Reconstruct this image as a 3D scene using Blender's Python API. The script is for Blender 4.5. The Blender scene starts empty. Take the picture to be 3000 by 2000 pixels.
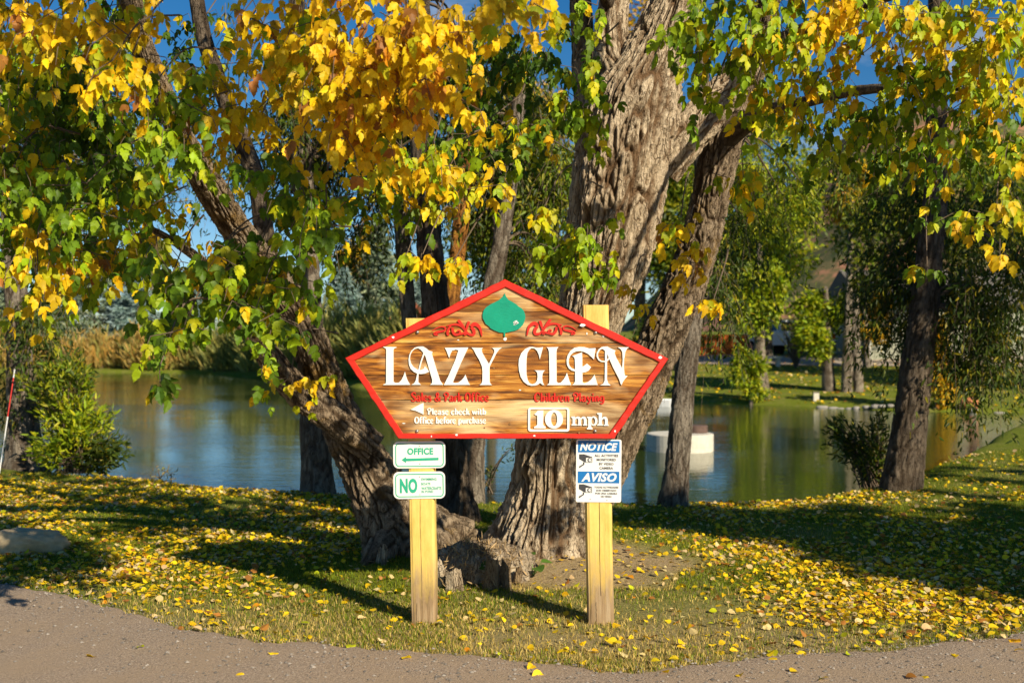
import bpy, math, random
import numpy as np
from mathutils import Vector, Matrix

# ------------------------------------------------------------------ camera, sky, sun
S = bpy.context.scene
COL = S.collection
CAM_Z = 1.67
FD = 2613.0                      # focal length in units of a 2352 x 1568 copy of the photograph
cam_d = bpy.data.cameras.new('camera')
cam_d.sensor_width = 36.0
cam_d.lens = 40.0
cam_d.clip_end = 3000.0
cam_d.clip_start = 0.05
cam_d.dof.use_dof = True
cam_d.dof.focus_distance = 6.9
cam_d.dof.aperture_fstop = 2.6
cam = bpy.data.objects.new('camera', cam_d)
COL.objects.link(cam)
cam.location = (0, 0, CAM_Z)
cam.rotation_euler = (math.radians(90), 0, 0)
S.camera = cam

SUN_EL = math.radians(29.5)
SUN_AZ = math.radians(142.0)     # clockwise from +Y: behind the camera, to the right
SUNV = np.array([math.sin(SUN_AZ) * math.cos(SUN_EL), math.cos(SUN_AZ) * math.cos(SUN_EL), math.sin(SUN_EL)])

W = bpy.data.worlds.new('World')
S.world = W
W.use_nodes = True
wn, wl = W.node_tree.nodes, W.node_tree.links
wn.clear()
sky = wn.new('ShaderNodeTexSky')
sky.sky_type = 'NISHITA'
sky.sun_disc = False
sky.sun_elevation = SUN_EL
sky.sun_rotation = SUN_AZ
sky.altitude = 2000
sky.air_density = 1.0
sky.dust_density = 0.0
sky.ozone_density = 2.0
wbg = wn.new('ShaderNodeBackground')
wbg.inputs['Strength'].default_value = 0.064
wout = wn.new('ShaderNodeOutputWorld')
# a few small fair-weather clouds
wtc = wn.new('ShaderNodeTexCoord')
wmap = wn.new('ShaderNodeMapping')
wmap.inputs['Scale'].default_value = (1.0, 1.0, 2.6)
wns = wn.new('ShaderNodeTexNoise')
wns.inputs['Scale'].default_value = 5.0
wns.inputs['Detail'].default_value = 8.0
wns.inputs['Roughness'].default_value = 0.6
wrp = wn.new('ShaderNodeValToRGB')
wrp.color_ramp.elements[0].position = 0.57
wrp.color_ramp.elements[0].color = (0, 0, 0, 1)
wrp.color_ramp.elements[1].position = 0.80
wrp.color_ramp.elements[1].color = (1, 1, 1, 1)
wmx = wn.new('ShaderNodeMixRGB')
wmx.inputs['Color2'].default_value = (6.5, 6.9, 7.4, 1)
wl.new(wtc.outputs['Generated'], wmap.inputs['Vector'])
wl.new(wmap.outputs['Vector'], wns.inputs['Vector'])
wl.new(wns.outputs['Fac'], wrp.inputs['Fac'])
wl.new(wrp.outputs['Color'], wmx.inputs['Fac'])
whs = wn.new('ShaderNodeHueSaturation')
whs.inputs['Saturation'].default_value = 1.4
wl.new(sky.outputs['Color'], whs.inputs['Color'])
wl.new(whs.outputs['Color'], wmx.inputs['Color1'])
wl.new(wmx.outputs['Color'], wbg.inputs['Color'])
wl.new(wbg.outputs['Background'], wout.inputs['Surface'])

sun_d = bpy.data.lights.new('sun', 'SUN')
sun_d.energy = 5.0
sun_d.angle = math.radians(0.55)
sun_d.color = (1.0, 0.88, 0.66)
sun = bpy.data.objects.new('sun', sun_d)
COL.objects.link(sun)
sun.rotation_euler = Vector((-SUNV[0], -SUNV[1], -SUNV[2])).to_track_quat('-Z', 'Y').to_euler()
sun.location = (20, -25, 20)

S.view_settings.view_transform = 'Standard'
S.view_settings.look = 'None'
S.view_settings.exposure = 0.5
S.view_settings.gamma = 1.0
S.view_settings.use_curve_mapping = False
S.cycles.use_denoising = True
S.cycles.max_bounces = 8
S.cycles.transparent_max_bounces = 8
S.cycles.sample_clamp_indirect = 6.0

random.seed(7)
RNG = np.random.default_rng(11)

# ------------------------------------------------------------------ helpers
def P(x, y, d):
    """photo position (2352-wide copy) at distance d along the view axis -> world point"""
    return np.array([(x - 1176.0) / FD * d, d, CAM_Z + (784.0 - y) / FD * d])

def px(x, y, d):
    return P(x / 1.27551, y / 1.27551, d)

def hash3(ix, iy, iz):
    h = (ix.astype(np.uint32) * np.uint32(374761393) + iy.astype(np.uint32) * np.uint32(668265263)
         + iz.astype(np.uint32) * np.uint32(2246822519))
    h = (h ^ (h >> np.uint32(13))) * np.uint32(1274126177)
    h = h ^ (h >> np.uint32(16))
    return (h & np.uint32(0xFFFFFF)).astype(np.float64) / float(0xFFFFFF)

def vnoise(p):
    p = np.asarray(p, float)
    i = np.floor(p).astype(np.int64)
    f = p - i
    f = f * f * (3 - 2 * f)
    r = 0
    for dx in (0, 1):
        wx = f[:, 0] if dx else 1 - f[:, 0]
        for dy in (0, 1):
            wy = f[:, 1] if dy else 1 - f[:, 1]
            for dz in (0, 1):
                wz = f[:, 2] if dz else 1 - f[:, 2]
                r = r + wx * wy * wz * hash3(i[:, 0] + dx, i[:, 1] + dy, i[:, 2] + dz)
    return r

def fbm(p, o=3):
    r, a, t = 0, 1.0, 0
    for k in range(o):
        r = r + a * vnoise(p * (2 ** k) + 17.3 * k)
        t += a
        a *= 0.5
    return r / t

def catmull(pts, n):
    """resample a polyline of any dimension smoothly; n points per span"""
    p = np.asarray(pts, float)
    p = np.vstack([2 * p[0] - p[1], p, 2 * p[-1] - p[-2]])
    out = []
    for i in range(1, len(p) - 2):
        for k in range(n):
            t = k / n
            a, b, c, d = p[i - 1], p[i], p[i + 1], p[i + 2]
            out.append(0.5 * (2 * b + (c - a) * t + (2 * a - 5 * b + 4 * c - d) * t * t + (3 * b - a - 3 * c + d) * t ** 3))
    out.append(p[-2])
    return np.array(out)

def nrm(v):
    return v / np.maximum(np.linalg.norm(v, axis=-1, keepdims=True), 1e-9)

def root_loc(o):
    v = Vector((0, 0, 0))
    while o is not None:
        v = v + o.location
        o = o.parent
    return np.array(v)

def finish(me, name, mat, parent, smooth):
    o = bpy.data.objects.new(name, me)
    COL.objects.link(o)
    if mat is not None:
        me.materials.append(mat)
    if smooth:
        me.polygons.foreach_set('use_smooth', np.ones(len(me.polygons), bool))
    if parent is not None:
        o.parent = parent
    return o

def mk(name, verts, faces, mat, parent=None, smooth=False):
    """small mesh from world-space vertices"""
    v = np.asarray(verts, float)
    if parent is not None:
        v = v - root_loc(parent)
    me = bpy.data.meshes.new(name)
    me.from_pydata(v.tolist(), [], [tuple(int(k) for k in f) for f in faces])
    me.update()
    return finish(me, name, mat, parent, smooth)

def mknp(name, V, Fs, mat, parent=None, smooth=False, col=None, extra=None):
    """big mesh; Fs = list of (n,k) index arrays; col = per-vertex rgb"""
    V = np.asarray(V, np.float64)
    if parent is not None:
        V = V - root_loc(parent)
    me = bpy.data.meshes.new(name)
    me.vertices.add(len(V))
    me.vertices.foreach_set('co', V.astype(np.float32).ravel())
    li = np.concatenate([f.ravel() for f in Fs]).astype(np.int32)
    lt = np.concatenate([np.full(len(f), f.shape[1]) for f in Fs]).astype(np.int32)
    ls = np.concatenate([[0], np.cumsum(lt)[:-1]]).astype(np.int32)
    me.loops.add(len(li))
    me.loops.foreach_set('vertex_index', li)
    me.polygons.add(len(lt))
    me.polygons.foreach_set('loop_start', ls)
    me.polygons.foreach_set('loop_total', lt)
    if col is not None:
        a = me.color_attributes.new('Col', 'FLOAT_COLOR', 'POINT')
        c = np.ones((len(V), 4), np.float32)
        c[:, :3] = col
        a.data.foreach_set('color', c.ravel())
    if extra is not None:
        a = me.attributes.new('furrow', 'FLOAT', 'POINT')
        a.data.foreach_set('value', np.asarray(extra, np.float32))
    me.update(calc_edges=True)
    me.validate()
    return finish(me, name, mat, parent, smooth)

def tag(o, label=None, cat=None, group=None, kind=None):
    if label: o['label'] = label
    if cat: o['category'] = cat
    if group: o['group'] = group
    if kind: o['kind'] = kind
    return o

def thing(name, loc, label, cat, group=None):
    o = bpy.data.objects.new(name, None)
    COL.objects.link(o)
    o.empty_display_size = 0.2
    o.location = [float(k) for k in loc]
    return tag(o, label, cat, group)

class MB:
    """collects boxes, prisms and tubes into one mesh"""
    def __init__(s):
        s.v, s.f = [], []
    def add(s, v, f):
        n = len(s.v)
        s.v += [tuple(float(c) for c in k) for k in v]
        s.f += [tuple(int(i) + n for i in k) for k in f]
        return s
    def box(s, x0, x1, y0, y1, z0, z1):
        v = [(x, y, z) for z in (z0, z1) for y in (y0, y1) for x in (x0, x1)]
        return s.add(v, [(0, 2, 3, 1), (4, 5, 7, 6), (0, 1, 5, 4), (2, 6, 7, 3), (0, 4, 6, 2), (1, 3, 7, 5)])
    def tube(s, pts, rad, n=8):
        v, f = tube(pts, rad, n)
        return s.add(v, f)
    def cyl(s, c, r, h, n=24, axis=2):
        c = np.asarray(c, float)
        ax = [0, 1, 2]
        u, w = [k for k in ax if k != axis]
        v = []
        for e in (0, h):
            for k in range(n):
                p = c.copy()
                p[u] += r * math.cos(2 * math.pi * k / n)
                p[w] += r * math.sin(2 * math.pi * k / n)
                p[axis] += e
                v.append(p)
        f = [(k, (k + 1) % n, n + (k + 1) % n, n + k) for k in range(n)]
        f += [tuple(range(n - 1, -1, -1)), tuple(range(n, 2 * n))]
        return s.add(v, f)
    def build(s, name, mat, parent=None, smooth=False):
        return mk(name, s.v, s.f, mat, parent, smooth)

def frames(p):
    t = np.gradient(p, axis=0)
    t = nrm(t)
    up = np.array([0.0, 1.0, 0.0]) if abs(t[0][1]) < 0.9 else np.array([1.0, 0, 0])
    N = np.zeros_like(p)
    n = nrm(np.cross(t[0], up))
    for i in range(len(p)):
        n = n - t[i] * np.dot(n, t[i])
        n = nrm(n)
        N[i] = n
    return t, N, np.cross(t, N)

def tube(pts, rad, n=8, cap=True):
    p = np.asarray(pts, float)
    r = np.broadcast_to(np.asarray(rad, float), (len(p),))
    t, N, Bn = frames(p)
    a = np.arange(n) * 2 * math.pi / n
    v = (p[:, None, :] + r[:, None, None] * (np.cos(a)[None, :, None] * N[:, None, :] + np.sin(a)[None, :, None] * Bn[:, None, :])).reshape(-1, 3)
    f = []
    for i in range(len(p) - 1):
        for k in range(n):
            k2 = (k + 1) % n
            f.append((i * n + k, i * n + k2, (i + 1) * n + k2, (i + 1) * n + k))
    if cap:
        f.append(tuple(range(n - 1, -1, -1)))
        f.append(tuple(range((len(p) - 1) * n, len(p) * n)))
    return v, f

# ------------------------------------------------------------------ materials
class NT:
    def __init__(s, name):
        s.m = bpy.data.materials.new(name)
        s.m.use_nodes = True
        s.n, s.l = s.m.node_tree.nodes, s.m.node_tree.links
        s.n.clear()
        s.out = s.n.new('ShaderNodeOutputMaterial')
        s.bsdf = s.n.new('ShaderNodeBsdfPrincipled')
        s.l.new(s.bsdf.outputs[0], s.out.inputs['Surface'])
        s.tc = s.n.new('ShaderNodeTexCoord')
    def set(s, **k):
        names = dict(base='Base Color', rough='Roughness', spec='Specular IOR Level', metal='Metallic', ior='IOR', trans='Transmission Weight', coat='Coat Weight')
        for a, v in k.items():
            if isinstance(v, tuple) and len(v) == 3: v = v + (1,)
            s.bsdf.inputs[names[a]].default_value = v
        return s
    def noise(s, scale, detail=4, rough=0.6, stretch=(1, 1, 1), dist=0.0, src='Object', off=(0, 0, 0)):
        mp = s.n.new('ShaderNodeMapping')
        mp.inputs['Scale'].default_value = stretch
        mp.inputs['Location'].default_value = off
        s.l.new(s.tc.outputs[src], mp.inputs['Vector'])
        t = s.n.new('ShaderNodeTexNoise')
        t.inputs['Scale'].default_value = scale
        t.inputs['Detail'].default_value = detail
        t.inputs['Roughness'].default_value = rough
        t.inputs['Distortion'].default_value = dist
        s.l.new(mp.outputs[0], t.inputs['Vector'])
        return t.outputs['Fac']
    def ramp(s, fac, stops):
        r = s.n.new('ShaderNodeValToRGB')
        e = r.color_ramp.elements
        while len(e) < len(stops): e.new(0.5)
        for k, (p, c) in enumerate(stops):
            e[k].position = p
            e[k].color = tuple(c) + (1,) if len(c) == 3 else c
        s.l.new(fac, r.inputs['Fac'])
        return r.outputs['Color']
    def mix(s, fac, a, b, mode='MIX'):
        m = s.n.new('ShaderNodeMixRGB')
        m.blend_type = mode
        for inp, v in (('Fac', fac), ('Color1', a), ('Color2', b)):
            if isinstance(v, (int, float)): m.inputs[inp].default_value = v
            elif isinstance(v, tuple): m.inputs[inp].default_value = v + (1,) if len(v) == 3 else v
            else: s.l.new(v, m.inputs[inp])
        return m.outputs['Color']
    def math(s, op, a, b=0.0):
        m = s.n.new('ShaderNodeMath')
        m.operation = op
        for k, v in enumerate((a, b)):
            if isinstance(v, (int, float)): m.inputs[k].default_value = v
            else: s.l.new(v, m.inputs[k])
        return m.outputs[0]
    def sep(s, src='Object'):
        x = s.n.new('ShaderNodeSeparateXYZ')
        s.l.new(s.tc.outputs[src], x.inputs[0])
        return x.outputs
    def attr(s, name, out='Color'):
        a = s.n.new('ShaderNodeAttribute')
        a.attribute_name = name
        return a.outputs[out]
    def base(s, c):
        s.l.new(c, s.bsdf.inputs['Base Color'])
        return s
    def rough_from(s, c):
        s.l.new(c, s.bsdf.inputs['Roughness'])
        return s
    def bump(s, h, strength=0.4, dist=0.02):
        b = s.n.new('ShaderNodeBump')
        b.inputs['Strength'].default_value = strength
        b.inputs['Distance'].default_value = dist
        s.l.new(h, b.inputs['Height'])
        s.l.new(b.outputs[0], s.bsdf.inputs['Normal'])
        return s

def simple(name, c, rough=0.6, var=0.18, scale=12.0, spec=0.3, bump=0.15, metal=0.0):
    t = NT(name).set(rough=rough, spec=spec, metal=metal)
    n = t.noise(scale, 5)
    t.base(t.ramp(n, [(0.3, tuple(k * (1 - var) for k in c)), (0.7, tuple(min(1, k * (1 + var)) for k in c))]))
    if bump: t.bump(n, bump, 0.01)
    return t.m

def leaf_mat(name, src, transl=0.30, rough=0.5, spec=0.25, tint=(1.25, 1.2, 0.7)):
    t = NT(name).set(rough=rough, spec=spec)
    if src == 'attr': c = t.attr('Col')
    else:
        oi = t.n.new('ShaderNodeObjectInfo')
        c = oi.outputs['Color']
    nz = t.noise(28.0, 3)
    c = t.mix(0.35, c, t.ramp(nz, [(0.3, (0.55, 0.5, 0.4)), (0.7, (1.3, 1.3, 1.2))]), 'MULTIPLY')
    t.base(c)
    tr = t.n.new('ShaderNodeBsdfTranslucent')
    c2 = t.mix(1.0, c, tint, 'MULTIPLY')
    t.l.new(c2, tr.inputs['Color'])
    ms = t.n.new('ShaderNodeMixShader')
    ms.inputs[0].default_value = transl
    t.l.new(t.bsdf.outputs[0], ms.inputs[1])
    t.l.new(tr.outputs[0], ms.inputs[2])
    t.l.new(ms.outputs[0], t.out.inputs['Surface'])
    return t.m

def bark_mat(name, light, dark, inner, scale=1.0, lichen=None):
    t = NT(name).set(rough=0.9, spec=0.15)
    n1 = t.noise(6 * scale, 6, 0.65)
    n2 = t.noise(34 * scale, 5, 0.7, (1, 1, 0.22))
    c = t.ramp(n1, [(0.3, dark), (0.62, light)])
    c = t.mix(0.6, c, t.ramp(n2, [(0.3, (0.68, 0.65, 0.6)), (0.65, (1.25, 1.25, 1.25))]), 'MULTIPLY')
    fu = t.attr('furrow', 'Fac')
    ck = t.math('ABSOLUTE', t.math('SUBTRACT', t.noise(20 * scale, 3, 0.55, (1, 1, 0.13), 0.5, off=(1, 4, 2)), 0.5))
    ck = t.ramp(ck, [(0.0, (1, 1, 1)), (0.029, (0, 0, 0))])
    ck2 = t.math('ABSOLUTE', t.math('SUBTRACT', t.noise(26 * scale, 2, 0.5, (0.8, 0.8, 0.55), 0.6, off=(7, 1, 3)), 0.5))
    ck2 = t.ramp(ck2, [(0.0, (0.5, 0.5, 0.5)), (0.018, (0, 0, 0))])
    ck = t.mix(1.0, ck, ck2, 'LIGHTEN')
    c = t.mix(t.math('MULTIPLY', ck, 0.75), c, inner)
    c = t.mix(t.math('MULTIPLY', fu, 0.85), c, inner)  # inner-bark brown, deepened to paint shade into the furrows
    if lichen:
        n3 = t.noise(3.0, 6, 0.7, off=(5, 2, 1))
        c = t.mix(t.ramp(n3, [(0.56, (0, 0, 0)), (0.68, (0.8, 0.8, 0.8))]), c, lichen)
    t.base(c)
    n4 = t.noise(75 * scale, 4, 0.75, (1, 1, 0.45))
    t.bump(t.math('SUBTRACT', t.math('ADD', n2, t.math('MULTIPLY', n4, 0.8)), t.math('MULTIPLY', ck, 0.7)), 1.0, 0.035)
    return t.m

M = {}
M['leaf'] = leaf_mat('maple_leaf', 'attr')
M['leaf_one'] = leaf_mat('maple_leaf_single', 'obj')
M['willow'] = leaf_mat('willow_leaf', 'attr', 0.35, 0.5, 0.3)
M['litter'] = leaf_mat('fallen_leaf', 'attr', 0.15, 0.6, 0.25)
M['litter_one'] = leaf_mat('fallen_leaf_single', 'obj', 0.15, 0.6, 0.25)
M['needle'] = leaf_mat('spruce_needle', 'attr', 0.1, 0.6, 0.2, (1, 1, 1))
M['grass'] = leaf_mat('grass_blade', 'attr', 0.3, 0.55, 0.2)
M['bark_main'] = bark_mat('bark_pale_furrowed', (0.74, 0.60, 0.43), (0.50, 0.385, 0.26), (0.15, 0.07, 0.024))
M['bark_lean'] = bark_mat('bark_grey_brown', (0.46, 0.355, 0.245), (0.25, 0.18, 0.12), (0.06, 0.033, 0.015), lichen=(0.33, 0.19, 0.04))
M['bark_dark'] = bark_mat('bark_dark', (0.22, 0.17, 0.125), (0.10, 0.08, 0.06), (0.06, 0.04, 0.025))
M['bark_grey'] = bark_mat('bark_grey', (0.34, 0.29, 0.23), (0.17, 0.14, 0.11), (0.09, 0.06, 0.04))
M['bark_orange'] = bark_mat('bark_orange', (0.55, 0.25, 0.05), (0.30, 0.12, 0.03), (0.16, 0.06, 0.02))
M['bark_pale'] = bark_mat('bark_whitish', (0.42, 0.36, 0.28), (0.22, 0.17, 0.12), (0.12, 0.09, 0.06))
M['twig'] = simple('twig', (0.13, 0.095, 0.065), 0.85)
# ------------------------------------------------------------------ the lie of the land
WATER_Z = -0.75
CX = np.array([-200, -60, -12, -6.6, -3.2, -0.8, 1.5, 3.0, 4.4, 5.5, 7.2, 10, 14, 20, 26, 40, 200.0])
CY = np.array([30, 30, 18, 15.0, 13.0, 11.95, 11.7, 11.9, 12.5, 14.1, 16.5, 21, 27, 31, 33, 34, 34.0])
FX = np.array([-200, -60, -33, -23.6, -16, -8, 0, 5.7, 9.5, 12.8, 16, 22, 26, 40, 200.0])
FY = np.array([95, 95, 89, 85, 73, 60, 50, 45.8, 43.3, 40.5, 39, 36, 33.5, 33, 33.0])

def sst(a, b, x):
    t = np.clip((x - a) / (b - a), 0, 1)
    return t * t * (3 - 2 * t)

def H(x, y):
    x, y = np.asarray(x, float), np.asarray(y, float)
    q = np.stack([x.ravel(), y.ravel(), np.zeros(x.size)], 1)
    wob = (fbm(q * 0.9, 2).reshape(x.shape) - 0.5)
    yc = np.interp(x, CX, CY) + wob * 0.35
    yf = np.interp(x, FX, FY) + (fbm(q * 0.35 + 9, 2).reshape(x.shape) - 0.5) * 1.6
    near = 0.09 * np.clip(x - 3.0, 0, 12) * sst(8, 12, y)
    near = near + 0.05 * (fbm(q * 0.6 + 3, 3).reshape(x.shape) - 0.5) * sst(6.2, 7.5, y)
    near = near + 0.012 * (vnoise(q * 7.0).reshape(x.shape) - 0.5) * sst(5.8, 6.4, y)
    near = near + 0.13 * np.exp(-((x - 0.25) / 1.25) ** 2 - ((y - 9.0) / 0.95) ** 2)
    rise = np.interp(x, [-40, -8, 4, 8], [0.045, 0.05, 0.075, 0.085])
    dfar = np.clip(y - yf, 0, None)
    far = WATER_Z + 0.12 * sst(0, 0.8, dfar) + rise * np.minimum(dfar, 18) + 0.03 * np.clip(dfar - 18, 0, 60)
    bed = WATER_Z - 0.9
    a = sst(-0.15, 2.4, y - yc)
    b = sst(-1.2, 0.15, y - yf)
    z = near * (1 - a) + bed * a
    return z * (1 - b) + far * b

def Hs(x, y):
    return float(H(np.array([float(x)]), np.array([float(y)]))[0])

def axis(*seg):
    out = [np.arange(a, b, s) for a, b, s in seg]
    return np.unique(np.round(np.concatenate(out), 4))

xs = axis((-900, -100, 60), (-100, -12, 2.0), (-12, 12, 0.09), (12, 40, 0.8), (40, 100, 4), (100, 961, 60))
ys = axis((-300, -20, 20), (-20, 4, 0.8), (4, 20, 0.09), (20, 34, 0.45), (34, 62, 0.4), (62, 110, 1.2), (110, 200, 6), (200, 1501, 100))
GX, GY = np.meshgrid(xs, ys)
GZ = H(GX, GY)
nx, ny = len(xs), len(ys)
idx = np.arange(nx * ny).reshape(ny, nx)
gf = np.stack([idx[:-1, :-1].ravel(), idx[:-1, 1:].ravel(), idx[1:, 1:].ravel(), idx[1:, :-1].ravel()], 1)

t = NT('lawn_soil').set(rough=0.95, spec=0.1)
n1 = t.noise(1.3, 5, 0.6)
n2 = t.noise(60, 4, 0.7)
n3 = t.noise(0.35, 3)
g = t.ramp(n2, [(0.3, (0.04, 0.07, 0.010)), (0.52, (0.15, 0.195, 0.013)), (0.75, (0.30, 0.26, 0.04))])
d = t.ramp(n2, [(0.3, (0.21, 0.145, 0.075)), (0.7, (0.46, 0.35, 0.20))])
X3 = t.sep()
# worn earth round the foot of the trees and along the road
vx = t.math('MULTIPLY', t.math('SUBTRACT', X3[0], 0.35), 0.85)
vy = t.math('SUBTRACT', X3[1], 8.25)
rr = t.math('SQRT', t.math('ADD', t.math('MULTIPLY', vx, vx), t.math('MULTIPLY', vy, vy)))
rr = t.math('ADD', rr, t.math('MULTIPLY', t.math('SUBTRACT', n1, 0.5), 1.6))
bare = t.ramp(rr, [(0.55, (1, 1, 1)), (1.0, (0, 0, 0))])
dry = t.ramp(n1, [(0.50, (0, 0, 0)), (0.68, (0.35, 0.35, 0.35))])
fg = t.ramp(t.math('MULTIPLY', X3[1], 0.1), [(0.64, (0.75, 0.75, 0.75)), (0.80, (0.03, 0.03, 0.03))])
c = t.mix(t.mix(1.0, dry, fg, 'SCREEN'), g, d)
c = t.mix(bare, c, d)
t.base(c)
t.bump(n2, 0.7, 0.02)
ground = mknp('ground', np.stack([GX.ravel(), GY.ravel(), GZ.ravel()], 1), [gf], t.m, None, True)
tag(ground, kind='structure')

# ------------------------------------------------------------------ road
EDGE = np.array([(-14, 15.0), (-9, 11.6), (-6, 9.6), (-4.4, 8.5), (-3.53, 7.85), (-2.95, 7.5), (-2.43, 7.08), (-1.92, 6.65), (-1.51, 6.41),
                 (-0.98, 6.2), (-0.41, 6.1), (0.05, 6.02), (0.45, 5.82), (0.62, 5.75), (0.85, 5.88), (1.45, 6.06), (1.94, 6.15),
                 (2.46, 6.3), (2.9, 6.47), (4.5, 7.0), (6.5, 7.6), (10, 8.4), (16, 9.2)])
ex = np.arange(-14, 16, 0.02)
ey = np.interp(ex, EDGE[:, 0], EDGE[:, 1])
q = np.stack([ex, np.zeros_like(ex), np.zeros_like(ex)], 1)
ey = ey + 0.16 * (fbm(q * 3.0, 2) - 0.5) + 0.07 * (fbm(q * 14.0, 2) - 0.5)
def road_edge(x):
    return np.interp(x, ex, ey)
rows = [ey, ey - 0.05, ey - 0.2, ey - 0.6, ey - 1.5, ey - 3.0, np.minimum(ey - 5, 0.0), np.full_like(ey, -18.0)]
rv, rf = [], []
for k, yr in enumerate(rows):
    z = H(ex, yr) + (0.0025 if k == 0 else 0.010)
    rv.append(np.stack([ex, yr, z], 1))
n = len(ex)
for k in range(len(rows) - 1):
    i = np.arange(n - 1)
    rf.append(np.stack([k * n + i, (k + 1) * n + i, (k + 1) * n + i + 1, k * n + i + 1], 1))
t = NT('old_asphalt').set(rough=0.9, spec=0.2)
a1 = t.noise(85, 4, 0.8)
a2 = t.noise(2.2, 5, 0.6)
a3 = t.noise(30, 4, 0.8)
c = t.ramp(a1, [(0.32, (0.16, 0.118, 0.086)), (0.5, (0.35, 0.265, 0.195)), (0.70, (0.58, 0.46, 0.35))])
c = t.mix(t.ramp(a2, [(0.42, (0, 0, 0)), (0.62, (0.7, 0.7, 0.7))]), c, (0.38, 0.28, 0.19))
c = t.mix(t.ramp(a3, [(0.30, (0.75, 0.75, 0.75)), (0.38, (0, 0, 0))]), c, (0.11, 0.09, 0.075))
t.base(c)
t.bump(t.math('ADD', a1, a3), 0.8, 0.010)
road = mknp('road', np.vstack(rv), rf, t.m, None, True)
tag(road, kind='structure')

# loose stones of the road verge
def pebbles(n, seed):
    r = np.random.default_rng(seed)
    x = r.uniform(-4.5, 4.5, n)
    y = road_edge(x) - np.abs(r.normal(0, 0.55, n)) + 0.08
    s = 0.003 + 0.010 * r.random(n) ** 4
    base = np.array([(1, 0, 0), (0, 1, 0), (-1, 0, 0), (0, -1, 0), (0, 0, 0.7), (0, 0, -0.7)], float)
    fc = np.array([(0, 1, 4), (1, 2, 4), (2, 3, 4), (3, 0, 4)])
    V = base[None] * s[:, None, None] * r.uniform(0.6, 1.4, (n, 6, 1))
    V[:, :, 0] += x[:, None]
    V[:, :, 1] += y[:, None]
    V[:, :, 2] += (H(x, y) + 0.012)[:, None]
    F = (fc[None] + (np.arange(n) * 6)[:, None, None]).reshape(-1, 3)
    col = np.repeat(r.uniform(0.12, 0.42, (n, 1)) * np.array([[1, 0.87, 0.74]]), 6, 0)
    return V.reshape(-1, 3), F, col
v, f, c = pebbles(6000, 3)
t = NT('pebble').set(rough=0.85)
t.base(t.attr('Col'))
tag(mknp('gravel', v, [f], t.m, None, False, c), 'loose gravel grains scattered along the road edge', 'gravel', kind='stuff')

# ------------------------------------------------------------------ pond
t = NT('pond_water').set(rough=0.04, spec=0.5, ior=1.33, base=(0.028, 0.048, 0.012))
w1 = t.noise(3.2, 4, 0.6, (0.55, 1.6, 1))
w2 = t.noise(0.7, 2, 0.5, (0.6, 1.4, 1))
wv = t.math('MULTIPLY', w1, t.ramp(t.noise(0.09, 2, off=(3, 1, 0)), [(0.4, (0.25, 0.25, 0.25)), (0.6, (1, 1, 1))]))
t.bump(t.math('ADD', wv, t.math('MULTIPLY', w2, 0.6)), 0.11, 0.12)
wx, wy = np.meshgrid(np.linspace(-150, 60, 43), np.linspace(11.5, 97, 40))
wi = np.arange(wx.size).reshape(wx.shape)
wf = np.stack([wi[:-1, :-1].ravel(), wi[:-1, 1:].ravel(), wi[1:, 1:].ravel(), wi[1:, :-1].ravel()], 1)
pond = mknp('pond_water', np.stack([wx.ravel(), wy.ravel(), np.full(wx.size, WATER_Z)], 1), [wf], t.m, None, True)
tag(pond, kind='structure')

# ------------------------------------------------------------------ far hill and driveway
hx, hy = np.meshgrid(np.linspace(20, 420, 90), np.linspace(150, 420, 50))
q = np.stack([hx.ravel() * 0.02, hy.ravel() * 0.02, np.zeros(hx.size)], 1)
hz = 66 * sst(20, 110, hx) * sst(150, 330, hy) * (0.75 + 0.5 * fbm(q, 4).reshape(hx.shape)) - 2
hi = np.arange(hx.size).reshape(hx.shape)
hf = np.stack([hi[:-1, :-1].ravel(), hi[:-1, 1:].ravel(), hi[1:, 1:].ravel(), hi[1:, :-1].ravel()], 1)
t = NT('red_hillside').set(rough=0.95, spec=0.1)
n1 = t.noise(0.09, 6, 0.7)
t.base(t.ramp(n1, [(0.38, (0.05, 0.07, 0.03)), (0.5, (0.15, 0.13, 0.06)), (0.58, (0.42, 0.20, 0.12)), (0.75, (0.5, 0.27, 0.17))]))
tag(mknp('hill', np.stack([hx.ravel(), hy.ravel(), hz.ravel()], 1), [hf], t.m, None, True), kind='structure')

dxs = np.arange(4.5, 34, 0.5)
drv, drf = [], []
for k, off in enumerate((0.0, 1.2, 2.6, 4.0, 5.4)):
    yy = np.interp(dxs, FX, FY) + 13.6 + off + 0.25 * np.sin(dxs * 0.6)
    drv.append(np.stack([dxs, yy, H(dxs, yy) + 0.03], 1))
n = len(dxs)
for k in range(4):
    i = np.arange(n - 1)
    drf.append(np.stack([k * n + i, k * n + i + 1, (k + 1) * n + i + 1, (k + 1) * n + i], 1))
tag(mknp('driveway', np.vstack(drv), drf, simple('driveway_gravel', (0.40, 0.33, 0.26), 0.9, 0.2, 40), None, True), kind='structure')

# ------------------------------------------------------------------ grass blades
def in_view(x, y, pad=0.08):
    return np.abs(x / np.maximum(y, 0.1)) < 0.45 + pad

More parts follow.
